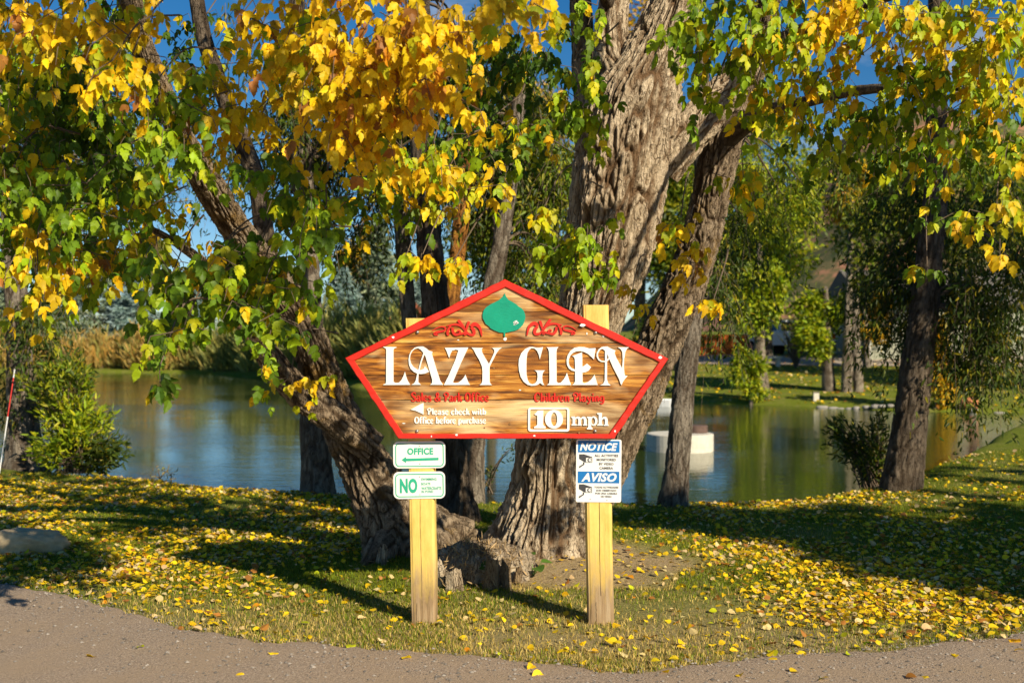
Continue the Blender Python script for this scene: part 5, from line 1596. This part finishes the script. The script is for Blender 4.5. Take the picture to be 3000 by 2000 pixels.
far_tree('golden tree behind the twin-stemmed poplar', 1995, 52, [(1995, 730, 60, 60, 900, 'WY'), (1960, 480, 60, 70, 800, 'WY')], [[(1990, 860, 9), (1985, 700, 7), (1970, 520, 4)]], 91, .2, group=G2)
far_tree('dark green tree beside the pale house', 2130, 50, [(2140, 500, 150, 130, 2400, 'WM'), (2280, 460, 120, 140, 2200, 'WM'), (2040, 400, 110, 110, 1300, 'WM')], [[(2240, 850, 14), (2235, 650, 11), (2220, 450, 7)]], 92, .2, group=G2)
far_tree('broad leafy tree above the pale house at the right edge', 2420, 57, [(2400, 480, 130, 150, 2600, 'WM'), (2320, 380, 120, 120, 1300, 'WM')], [[(2420, 850, 14), (2415, 600, 11)]], 93, .22, group=G2)
far_tree('unseen tree added beyond the right edge to shade the house', 2500, 42, [(2500, 680, 160, 170, 3000, 'WM'), (2540, 420, 150, 150, 1800, 'WM')], [[(2500, 930, 18), (2500, 700, 14), (2510, 450, 9)]], 96, .22, group=G2)  # out of view, added to darken the house and bank
far_tree('golden bush hanging over the water at the right', 2150, 39.6, [(2150, 830, 42, 95, 1700, 'WY'), (2170, 900, 45, 45, 700, 'WY'), (2130, 740, 34, 50, 400, 'WY')], [[(2150, 948, 6), (2150, 860, 4), (2148, 760, 3)]], 94, .15, cat='bush', name='golden_bush')
far_tree('sunlit round shrub at the foot of the far-bank willow', 1725, 43.6, [(1722, 860, 46, 48, 1300, 'WL'), (1740, 900, 30, 24, 350, 'WL'), (1700, 820, 26, 26, 250, 'WL')], [[(1725, 925, 5), (1724, 870, 3)]], 95, .13, cat='shrub', name='round_shrub')

# dark leafless bush by the driveway
r = np.random.default_rng(19)
b = ground_at(1828, 53)
root = thing('bare_bush', b, 'dark twiggy bush standing before the driveway', 'bush')
mb = MB()
for k in range(46):
    a = r.uniform(0, 6.28)
    e = b + np.array([math.cos(a) * r.uniform(.2, 1.0), math.sin(a) * .6, r.uniform(1.2, 2.5)])
    mb.tube(catmull([b - np.array([0, 0, .1]), (b + e) / 2 + np.array([0, 0, .25]), e], 3), np.linspace(.03, .008, 7), 4)
tag(mb.build('stems', M['bark_dark'], root), kind='stuff')
cr = Crown()
cr.add(*dome(b + np.array([0, 0, 1.6]), (.9, .6, 1.0), 500, .14, 'WD', r))
build_crown(cr, root, M['willow'], 'willow', wid=2.0, name='foliage')

# ------------------------------------------------------------------ round concrete tank in the pond
M['concrete'] = simple('pale_concrete', (0.62, 0.58, 0.49), 0.85, 0.12, 9, .2, .3)
M['rust_lid'] = simple('dark_lid', (0.12, 0.075, 0.06), 0.8, 0.3, 14)
c = P(1562, 1030, 25.3)
tank = thing('concrete_tank', (c[0], c[1], WATER_Z), 'round pale concrete tank standing in the pond with a small dark cap', 'tank')
def lathe(prof, n=48):
    v, f = [], []
    for rr2, zz in prof:
        for q in range(n):
            v.append((rr2 * math.cos(2 * math.pi * q / n), rr2 * math.sin(2 * math.pi * q / n), zz))
    for i in range(len(prof) - 1):
        for q in range(n):
            f.append((i * n + q, i * n + (q + 1) % n, (i + 1) * n + (q + 1) % n, (i + 1) * n + q))
    f.append(tuple(range((len(prof) - 1) * n, len(prof) * n)))
    return v, f
v, f = lathe([(.735, -.3), (.735, .10), (.728, .105), (.735, .11), (.735, .365), (.72, .38), (.66, .385), (.01, .385)])
mk('wall', np.array(v) + [c[0], c[1], WATER_Z], f, M['concrete'], tank, False)
v, f = lathe([(.225, 0), (.23, .01), (.23, .15), (.215, .17), (.01, .17)], 28)
mk('cap', np.array(v) + [c[0] + .40, c[1] + .1, WATER_Z + .385], f, M['rust_lid'], tank, False)

# ------------------------------------------------------------------ small things on the far shore
M['white'] = simple('white_plastic', (0.75, 0.76, 0.78), 0.5, 0.08)
c = P(1533, 930, 42.5)
c[2] = WATER_Z
boat = thing('small_boat', c, 'small white boat moored at the far bank left of the poplar trunk', 'boat')
hull = []
for s, w_, z0 in ((-.9, .05, .10), (-.7, .34, .0), (0, .42, -.06), (.7, .40, -.04), (.85, .36, .0)):
    for a, zz in ((-1, .26), (-.75, z0), (.75, z0), (1, .26)):
        hull.append((c[0] + s * .6, c[1] + a * w_, c[2] + zz))
hf_ = [(i * 4 + k, i * 4 + k + 1, i * 4 + k + 5, i * 4 + k + 4) for i in range(4) for k in range(3)] + [(0, 1, 2, 3), (19, 18, 17, 16)]
mk('hull', hull, hf_, M['white'], boat)
MB().box(c[0] - .08, c[0] + .08, c[1] - .38, c[1] + .38, c[2] + .18, c[2] + .205).build('seat', simple('boat_seat', (.35, .36, .38), .6), boat)

b = ground_at(1776, 54.0)
bench = thing('bench', b, 'low stone bench on the far lawn behind the sunlit shrub', 'bench')
MB().box(b[0] - .75, b[0] + .38, b[1] - .22, b[1] + .22, b[2] + .38, b[2] + .48).build('seat', M['concrete'], bench)
for dx in (-.6, .22):
    MB().box(b[0] + dx - .08, b[0] + dx + .08, b[1] - .18, b[1] + .18, b[2] - .1, b[2] + .38).build('leg', M['concrete'], bench)
b = ground_at(1874, 42.6)
post_ = thing('marker_post', b, 'short whitish post stub at the far water edge', 'post')
MB().box(b[0] - .10, b[0] + .10, b[1] - .08, b[1] + .08, b[2] - .2, b[2] + .30).build('stub', M['concrete'], post_)
MB().box(b[0] - .115, b[0] + .115, b[1] - .095, b[1] + .095, b[2] + .30, b[2] + .34).build('cap', M['bark_grey'], post_)

def rock(name, c, rad, seed, mat, label, cat, group=None, n=(26, 16), rough=.35):
    v, f = [], []
    nu, nv = n
    for i in range(nv + 1):
        for j in range(nu):
            th_, ph = math.pi * i / nv, 2 * math.pi * j / nu
            v.append((math.sin(th_) * math.cos(ph), math.sin(th_) * math.sin(ph), math.cos(th_)))
    v = np.array(v)
    k = 1 + rough * (fbm(v * 1.6 + seed * 3.1, 4) - .5) + .22 * (fbm(v * 5 + seed, 4) - .5)
    v = v * k[:, None]
    v = np.sign(v) * np.abs(v) ** .82
    v = v * np.asarray(rad) + np.asarray(c)
    for i in range(nv):
        for j in range(nu):
            f.append((i * nu + j, i * nu + (j + 1) % nu, (i + 1) * nu + (j + 1) % nu, (i + 1) * nu + j))
    me = mk(name, v, f, mat, None, True)
    return tag(me, label, cat, group)
M['boulder'] = simple('sandstone', (0.56, 0.43, 0.25), 0.9, 0.22, 14, .15, .5)
M['pale_rock'] = simple('pale_rock', (0.30, 0.28, 0.25), 0.9, 0.2, 9, .15, .4)
rk = np.random.default_rng(8)
for k in range(14):
    x = 1890 + k * 20 + rk.uniform(-6, 6) if k < 12 else 2235 + 60 * (k - 12)
    d0 = 43.0
    for _ in range(4): d0 = float(np.interp((x - 1176) / FD * d0, FX, FY)) - .05
    b = ground_at(x, d0)
    rock('shore_rock', b + np.array([0, 0, .06]), (rk.uniform(.12, .24), .13, rk.uniform(.05, .09)), 20 + k, M['pale_rock'], 'pale rock lying along the far water edge', 'rock', 'rocks edging the far water', (10, 6))
d0 = 39.0
b = ground_at(2222, 39.2)
pot = thing('clay_pot', b, 'orange clay pot lying at the water edge right of the golden bush', 'pot')
v, f = lathe([(.10, 0), (.17, .28), (.20, .28), (.20, .34), (.17, .34), (.15, .26), (.01, .22)], 18)
v = np.array(v)[:, [2, 1, 0]]
mk('body', v * 1.4 + b + np.array([-.2, 0, .26]), f, simple('terracotta', (.50, .19, .08), .8), pot)
# the boulder at the left of the lawn
gx = P(60, 1255, 9.1)
rock('boulder', (gx[0] - .02, 9.15, Hs(gx[0], 9.15) + .05), (.31, .22, .125), 3, M['boulder'], 'smooth tan boulder on the lawn at the left edge', 'boulder', None, (70, 40), .6)

# thin marker stake at the left edge
a, e = P(-2, 1100, 14.2), P(34, 848, 14.4)
a[2] = Hs(a[0], a[1])
stake = thing('marker_stake', a, 'thin leaning red and white marker stake at the left edge', 'stake')
for u0, u1, col_ in ((-.05, .55, M['white']), (.55, .92, M['red_paint']), (.92, 1.0, M['white'])):
    MB().tube([a + (e - a) * u0, a + (e - a) * u1], [.007, .007], 8).build('stake_section', col_, stake)

# ------------------------------------------------------------------ orange board fence, pickup, pale house, cabin
M['orange_wood'] = simple('orange_stain', (0.55, 0.13, 0.02), 0.7, 0.25, 3, .2, .2)
d = 61.0
b = ground_at(1600, d)
fence = thing('board_fence', b, 'bright orange board fence beyond the driveway', 'fence')
x0, x1 = (1488 - 1176) / FD * d, (1716 - 1176) / FD * d
zb = Hs((x0 + x1) / 2, d)
ztop, zbot = P(0, 768, d)[2], min(zb, P(0, 812, d)[2])
base = None
kx = x0
rf_ = np.random.default_rng(2)
while kx < x1:
    MB().box(kx, kx + .138, d + rf_.uniform(-.006, .006), d + .022, zbot - .05, ztop + rf_.uniform(-.01, .01)).build('board', M['orange_wood'], fence)
    kx += .145
for zz in (zbot + .25, ztop - .25):
    MB().box(x0, x1, d + .024, d + .07, zz - .05, zz + .05).build('rail', M['orange_wood'], fence)
kx = x0
while kx <= x1 + .01:
    MB().box(kx - .05, kx + .05, d + .072, d + .17, zbot - .4, ztop - .05).build('post', M['orange_wood'], fence)
    kx += (x1 - x0) / 3

# pickup truck, seen from its rear corner
M['car_white'] = simple('white_car_paint', (0.72, 0.73, 0.75), 0.25, 0.03, 3, .5, 0)
M['tyre'] = simple('tyre_rubber', (0.02, 0.02, 0.022), 0.8, 0.2)
M['glass'] = simple('dark_glass', (0.02, 0.025, 0.03), 0.08, 0.1, 3, .6, 0)
M['chrome'] = simple('grey_metal', (0.5, 0.5, 0.52), 0.3, 0.1, 5, .5, 0, .8)
M['tail'] = simple('red_lamp', (0.45, 0.01, 0.01), 0.3, 0.1)
d = 59.5
b = ground_at(1806, d)
truck = thing('pickup_truck', b, 'white pickup truck parked on the driveway behind the dark bush', 'truck')
rot = math.radians(24)
def tr(v):
    v = np.asarray(v, float)
    x, y = v[:, 0].copy(), v[:, 1].copy()
    return np.stack([x * math.cos(rot) - y * math.sin(rot) + b[0], x * math.sin(rot) + y * math.cos(rot) + b[1], v[:, 2] + b[2]], 1)
def tpart(name, mb, mat, parent): return mk(name, tr(mb.v), mb.f, mat, parent)
mb = MB()                        # body along +y, tail towards the camera
prof = [(-2.7, .55), (-2.7, 1.15), (-.55, 1.18), (-.45, 1.20), (1.0, 1.22), (2.5, 1.12), (2.75, .95), (2.75, .5)]
wsec = .95
v = [(s * wsec, y, z) for s in (-1, 1) for y, z in prof]
n = len(prof)
mb.add(v, [tuple(range(n)), tuple(range(2 * n - 1, n - 1, -1))] + [(k, n + k, n + (k + 1) % n, (k + 1) % n) for k in range(n)])
tpart('body', mb, M['car_white'], truck)
mb = MB()
prof = [(-.5, 1.19), (-.35, 1.82), (.75, 1.84), (1.35, 1.21)]
v = [(s * (.90 if z < 1.5 else .74), y, z) for s in (-1, 1) for y, z in prof]
mb.add(v, [(0, 1, 2, 3), (7, 6, 5, 4), (0, 4, 5, 1), (1, 5, 6, 2), (2, 6, 7, 3)])
cab = tpart('cab', mb, M['car_white'], truck)
mb = MB()
mb.add([(-.72, -.503, 1.28), (.72, -.50, 1.28), (.62, -.398, 1.74), (-.62, -.398, 1.74)], [(0, 1, 2, 3)])
tpart('window', mb, M['glass'], cab)
for s in (-1, 1):
    mb = MB().add([(s * .905, -.35, 1.28), (s * .905, 1.15, 1.28), (s * .79, .68, 1.76), (s * .79, -.27, 1.76)], [(0, 1, 2, 3)])
    tpart('window', mb, M['glass'], cab)
for sx in (-1, 1):
    for yy in (-1.7, 1.75):
        mb = MB().cyl((sx * .86 - (.12 if sx > 0 else .12), yy, .38), .38, .24, 22, 0)
        wh = tpart('wheel', mb, M['tyre'], truck)
        mb = MB().cyl((sx * .86 + (.12 if sx > 0 else -.14), yy, .38), .22, .02, 16, 0)
        tpart('rim', mb, M['chrome'], wh)
    tpart('tail_light', MB().box(sx * .86 - .08, sx * .86 + .08, -2.725, -2.69, .85, 1.1), M['tail'], truck)
tpart('bumper', MB().box(-.93, .93, -2.86, -2.705, .45, .62), M['chrome'], truck)
tpart('tailgate', MB().box(-.75, .75, -2.72, -2.702, .66, 1.12), M['car_white'], truck)

# pale clapboard house at the right
M['siding'] = simple('pale_green_siding', (0.30, 0.31, 0.235), 0.7, 0.06, 4, .2, .05)
M['trim'] = simple('white_trim', (0.7, 0.69, 0.64), 0.6, 0.06)
M['roof'] = simple('grey_shingle', (0.14, 0.13, 0.12), 0.9, 0.25, 6)
d = 55.0
x0, x1 = (1995 - 1176) / FD * d, (2560 - 1176) / FD * d
zb = P(0, 852, d)[2]
house = thing('house', ((x0 + x1) / 2, d, zb), 'long pale green clapboard house behind the weeping tree', 'house')
MB().box(x0, x1, d + .03, d + 7, zb - .8, zb + 3.4).build('wall', M['siding'], house)
MB().box(x0 - .05, x1 + .05, d - .04, d + .028, zb - .9, zb - .02).build('plinth', M['concrete'], house)
for k in range(19):
    z0 = zb + k * .178
    v = [(x0 - .01, d + .02, z0), (x1 + .01, d + .02, z0), (x1 + .01, d - .018, z0 + .004), (x0 - .01, d - .018, z0 + .004), (x0 - .01, d + .012, z0 + .182), (x1 + .01, d + .012, z0 + .182)]
    mk('siding_board', v, [(0, 1, 2, 3), (3, 2, 5, 4)], M['siding'], house)
rf2 = MB()
rf2.add([(x0 - .4, d - .5, zb + 3.35), (x1 + .4, d - .5, zb + 3.35), (x1 + .4, d + 3.5, zb + 5.1), (x0 - .4, d + 3.5, zb + 5.1), (x0 - .4, d + 7.5, zb + 3.35), (x1 + .4, d + 7.5, zb + 3.35),
         (x0 - .4, d - .5, zb + 3.2), (x1 + .4, d - .5, zb + 3.2)], [(0, 1, 2, 3), (3, 2, 5, 4), (6, 7, 1, 0), (0, 3, 4), (1, 5, 2)])
rf2.build('roof', M['roof'], house)
MB().box(x0 - .06, x0 + .08, d - .045, d - .0215, zb, zb + 3.3).build('corner_board', M['trim'], house)

# red-roofed cabin beyond the pond
M['cabin_roof'] = simple('rust_roof', (0.34, 0.09, 0.035), 0.6, 0.2, 4)
M['cabin_wall'] = simple('red_log_wall', (0.28, 0.07, 0.03), 0.8, 0.3, 3)
d = 90.0
b = ground_at(948, d)
cabin = thing('cabin', b, 'rust-red gabled cabin peeping out right of the olive bushes', 'cabin')
zr = P(0, 690, d)[2]
ze = P(0, 735, d)[2]
cx_ = (938 - 1176) / FD * d
MB().add([(cx_ - 1.5, d, b[2] - .2), (cx_ + 1.5, d, b[2] - .2), (cx_ + 1.5, d, ze), (cx_, d, zr - .12), (cx_ - 1.5, d, ze), (cx_ - 1.5, d + 5, b[2] - .2), (cx_ + 1.5, d + 5, b[2] - .2), (cx_ + 1.5, d + 5, ze), (cx_, d + 5, zr - .12), (cx_ - 1.5, d + 5, ze)],
         [(0, 1, 2, 3, 4), (9, 8, 7, 6, 5), (0, 4, 9, 5), (1, 6, 7, 2)]).build('wall', M['cabin_wall'], cabin)
sl = (zr - ze) / 1.5
rfm = MB()
for s in (-1, 1):
    e = cx_ + s * 2.0
    zz = zr - sl * 2.0
    rfm.add([(cx_, d - .4, zr), (e, d - .4, zz), (e, d + 5.3, zz), (cx_, d + 5.3, zr), (cx_, d - .4, zr + .14), (e, d - .4, zz + .14), (e, d + 5.3, zz + .14), (cx_, d + 5.3, zr + .14)],
            [(0, 1, 2, 3), (7, 6, 5, 4), (0, 4, 5, 1), (1, 5, 6, 2), (2, 6, 7, 3)])
rfm.build('roof', M['cabin_roof'], cabin)

# ------------------------------------------------------------------ rotten stump between the posts
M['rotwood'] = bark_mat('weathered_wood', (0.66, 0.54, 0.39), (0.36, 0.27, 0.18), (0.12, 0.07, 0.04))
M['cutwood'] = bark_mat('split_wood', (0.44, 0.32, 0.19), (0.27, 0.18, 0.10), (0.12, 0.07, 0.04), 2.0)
sb = np.array([P(1100, 1345, 7.75)[0], 7.95, Hs(-.2, 7.9)])
stump = thing('rotten_stump', sb, 'crumbling stump with wood chunks at the foot of the big trunk', 'stump')
nu, nv = 90, 40
v = []
for i in range(nv):
    for j in range(nu):
        ph = 2 * math.pi * j / nu
        q = 1 - i / (nv - 1)
        v.append((math.cos(ph) * (q ** .75), math.sin(ph) * (q ** .75), math.sqrt(max(0, 1 - q ** 2.2))))
v = np.array(v)
nz_ = fbm(v * 3.5 + 2, 4) - .5
nh = fbm(v * np.array([14, 14, 6]), 3) - .5
v = v * (1 + .35 * nz_ + .20 * nh)[:, None] * np.array([.40, .30, .25]) + sb + np.array([0, .05, -.02])
f = [(i * nu + j, i * nu + (j + 1) % nu, (i + 1) * nu + (j + 1) % nu, (i + 1) * nu + j) for i in range(nv - 1) for j in range(nu)]
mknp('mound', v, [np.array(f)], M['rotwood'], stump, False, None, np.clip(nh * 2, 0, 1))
def chunk(x, y, d, w, h, dp, tilt, seed, mat):
    r = np.random.default_rng(seed)
    n = 11
    b_ = P(x, y, d)
    b_[2] = max(b_[2], Hs(b_[0], d)) - .02
    v, f = [], []
    ang = np.arange(n) * 2 * math.pi / n
    rad = r.uniform(.8, 1.15, n)
    for k in range(9):
        u = k / 8
        tp = 1 - .22 * u
        for a_, q in zip(ang, rad):
            jag = (r.uniform(-.14, .10) if k == 8 else 0) + (.10 * math.cos(a_ + seed) if k >= 7 else 0)
            wv = 1 + .10 * (vnoise(np.array([[a_ * 3 + seed, u * 2.0, seed]]))[0] - .5) * 2
            v.append(b_ + np.array([math.cos(a_) * w * q * tp * wv + tilt[0] * u * h, math.sin(a_) * dp * q * tp * wv + tilt[1] * u * h, h * (u + jag)]))
    for k in range(8):
        for j in range(n):
            f.append((k * n + j, k * n + (j + 1) % n, (k + 1) * n + (j + 1) % n, (k + 1) * n + j))
    v.append(np.mean(v[8 * n:9 * n], axis=0) + np.array([0, 0, -.012]))
    for j in range(n): f.append((8 * n + j, 8 * n + (j + 1) % n, 9 * n))
    mk('wood_chunk', v, f, mat, stump, False)
for a_ in ((1045, 1352, 7.62, .060, .15, .05, (-.05, .0), 1, M['rotwood']), (1128, 1345, 7.62, .055, .20, .045, (.06, .05), 2, M['cutwood']), (1162, 1342, 7.66, .048, .175, .05, (.02, .05), 3, M['cutwood']),
           (1016, 1345, 7.7, .03, .17, .03, (-.1, 0), 4, M['rotwood']), (1086, 1330, 7.72, .045, .16, .04, (.1, .1), 5, M['rotwood']), (1188, 1330, 7.75, .03, .10, .03, (.15, 0), 8, M['cutwood']), (880, 1305, 8.35, .022, .16, .02, (.1, 0), 9, M['rotwood']), (866, 1305, 8.4, .02, .12, .02, (.25, 0), 10, M['rotwood'])):
    chunk(*a_)
# frayed splinters and dead leaves caught in it
r = np.random.default_rng(66)
n = 620
pos = sb + r.normal(0, 1, (n, 3)) * np.array([.17, .13, .0]) + np.array([0, -.10, .0])
pos[:, 2] = sb[2] + .23 * np.clip(1 - ((pos[:, 0] - sb[0]) / .36) ** 2 - ((pos[:, 1] - sb[1]) / .34) ** 2, 0, 1) ** .6 + r.uniform(-.03, .03, n)
tip = nrm(np.array([0, -.4, .7]) + r.normal(0, .7, (n, 3)))
V, F, C = leaf_mesh('willow', pos, tip, r.normal(size=(n, 3)), r.uniform(.03, .07, n), np.array([.42, .29, .15]) * r.uniform(.5, 1.4, (n, 1)), .8)
tag(mknp('splinters', V, [F], M['litter'], stump, False, C), kind='stuff')

# broad-leaved weeds at the foot of the trunk
def weed(x, y, d, n, size, seed, label, cat='weed'):
    r = np.random.default_rng(seed)
    b_ = P(x, y, d)
    b_[2] = Hs(b_[0], d)
    root = thing('broadleaf_weed', b_, label, cat)
    a_ = r.uniform(0, 6.28, n)
    base = b_ + np.stack([np.cos(a_) * .06, np.sin(a_) * .05, r.uniform(.03, .12, n)], 1)
    tip = nrm(np.stack([np.cos(a_), np.sin(a_), r.uniform(-.2, .3, n)], 1))
    nor = np.array([0, -.3, 1.]) + r.normal(0, .2, (n, 3))
    stems = MB()
    for k in range(n): stems.tube([b_, base[k]], [.004, .003], 5)
    stems.build('stems', simple('weed_stem', (.12, .18, .04), .6), root)
    x_, t__, n_ = leaf_basis(tip, nor)
    me = bpy.data.meshes.new('leaf')
    T, Fc = TM['round'][0]
    me.from_pydata(T.tolist(), [], [tuple(int(i) for i in f) for f in Fc])
    me.materials.append(M['leaf_one'])
    for k in range(n):
        ob = bpy.data.objects.new('leaf', me)
        COL.objects.link(ob)
        ob.parent = root
        m = Matrix(((x_[k][0], t__[k][0], n_[k][0], 0), (x_[k][1], t__[k][1], n_[k][1], 0), (x_[k][2], t__[k][2], n_[k][2], 0), (0, 0, 0, 1)))
        ob.matrix_basis = Matrix.Translation([float(q) for q in base[k] - b_]) @ m @ Matrix.Scale(float(size * r.uniform(.7, 1.2)), 4)
        ob.color = (.10, .20, .03, 1)
weed(1225, 1288, 7.95, 6, .095, 5, 'green broad-leaved weed at the foot of the big trunk')
weed(1150, 1262, 7.75, 4, .10, 6, 'green broad-leaved weed growing on top of the stump')

# ------------------------------------------------------------------ fallen leaves
def litter_spots(n, seed):
    r = np.random.default_rng(seed)
    y = 5.75 + 8.5 * r.random(n) ** 1.15
    x = (r.random(n) * 2 - 1) * 0.53 * y
    q = np.stack([x, y, np.zeros(n)], 1)
    pt = fbm(q * 1.1 + 12, 3)
    right = sst(.9, 2.4, x) * sst(6.0, 7.2, y) * (1 - .9 * sst(10.8, 12.2, y) * sst(3.2, 4.2, x))
    leftr = sst(8.2, 9.2, y) * sst(-.3, -1.0, x) + .0
    leftf = sst(-1.0, -2.2, x) * sst(6.9, 8.0, y) * .8
    dens = .09 + .85 * right + .8 * np.clip(leftr, 0, 1) + .7 * leftf
    keep = (r.random(n) < np.clip(dens * (pt * 2.2 - .35), .02, 1)) & (y > road_edge(x) - .02) & (y < np.interp(x, CX, CY) + .5)
    return x[keep], y[keep], r
x, y, r = litter_spots(78000, 91)
n = len(x)
def litter_frame(x, y, r, lift=.018):
    n = len(x)
    pos = np.stack([x, y, H(x, y) + r.uniform(.006, lift + .012, n)], 1)
    a = r.uniform(0, 2 * math.pi, n)
    tip = np.stack([np.cos(a), np.sin(a), r.normal(.05, .28, n)], 1)
    nor = np.array([0, -.12, 1.0]) + r.normal(0, .38, (n, 3))
    return pos, tip, nor
pos, tip, nor = litter_frame(x, y, r)
L = .022 + .036 * r.random(n) ** 1.4
col = pick('LIT', n, r)
near_k = np.argsort(y + r.uniform(0, .6, n) - 14 * L)[:270]
m = np.ones(n, bool)
m[near_k] = False
fn = 3500
fd_ = r.uniform(39, 60, fn)
fx_ = r.uniform(4, 24, fn)
fk = fd_ > np.interp(fx_, FX, FY) + .3
fp, ft, fnn = litter_frame(fx_[fk], fd_[fk], r, .03)
Vf, Ff, Cf = leaf_mesh('round', fp, ft, fnn, r.uniform(.08, .15, len(fp)), pick('LIT', len(fp), r), 1.0)
hm = m & (np.arange(n) % 3 > 0)
rm = m & (np.arange(n) % 3 == 0)
V1, F1, C1_ = leaf_mesh('maple', pos[hm], tip[hm], nor[hm], L[hm], col[hm], 1.25, r.uniform(-1.5, 1.8, hm.sum()))
V2, F2, C2_ = leaf_mesh('round', pos[rm], tip[rm], nor[rm], L[rm], col[rm], 1.0, r.uniform(-1.5, 1.8, rm.sum()))
tag(mknp('leaf_litter', np.vstack([V1, V2, Vf]), [F1, F2 + len(V1), Ff + len(V1) + len(V2)], M['litter'], None, False, np.vstack([C1_, C2_, Cf])), 'carpet of yellow and tan fallen leaves on the lawn', 'leaf litter', kind='stuff')

LM = []
for kind in ('maple', 'round'):
    for T, Fc in TM[kind][:3]:
        for cu in (1.4, -1.2):
            T2 = T.copy()
            T2[:, 2] *= cu
            T2[:, 0] *= 1.2 if kind == 'maple' else 1.0
            me = bpy.data.meshes.new('fallen_leaf')
            me.from_pydata(T2.tolist(), [], [tuple(int(i) for i in f) for f in Fc])
            me.materials.append(M['litter_one'])
            LM.append(me)
def fallen(pos, tip, nor, L, col, label, group):
    x_, t__, n_ = leaf_basis(tip, nor)
    for k in range(len(pos)):
        ob = bpy.data.objects.new('fallen_leaf', LM[k % len(LM)])
        COL.objects.link(ob)
        m = Matrix(((x_[k][0], t__[k][0], n_[k][0], 0), (x_[k][1], t__[k][1], n_[k][1], 0), (x_[k][2], t__[k][2], n_[k][2], 0), (0, 0, 0, 1)))
        ob.matrix_basis = Matrix.Translation([float(q) for q in pos[k]]) @ m @ Matrix.Scale(float(L[k]), 4)
        ob.color = (*[float(q) for q in col[k]], 1)
        tag(ob, label, 'leaf', group)
fallen(pos[near_k], tip[near_k], nor[near_k], L[near_k] * 1.05, col[near_k], 'dry yellowish fallen leaf lying on the near strip of lawn', 'fallen leaves on the near lawn')
RL = [(215, 1515), (795, 1490), (925, 1520), (1215, 1527), (1225, 1534), (1350, 1500), (1495, 1525), (1520, 1548), (1770, 1500), (1785, 1518), (1815, 1548), (1760, 1510), (1850, 1505), (1955, 1510), (2000, 1480), (2195, 1515), (2330, 1500), (2345, 1478), (1700, 1560), (1885, 1562), (2080, 1560), (2130, 1558), (1245, 1552), (560, 1552), (330, 1490), (640, 1505)]
xs_, ys_ = [], []
for x, y in RL:
    d_ = FD * CAM_Z / (y - 784)
    xs_.append((x - 1176) / FD * d_)
    ys_.append(d_)
xs_, ys_ = np.array(xs_), np.array(ys_)
pos, tip, nor = litter_frame(xs_, ys_, r, .008)
pos[:, 2] = H(xs_, ys_) + .016
fallen(pos, tip, nor, r.uniform(.045, .075, len(xs_)), pick('Y', len(xs_), r), 'single yellow fallen leaf lying on the bare road', 'fallen leaves on the road')
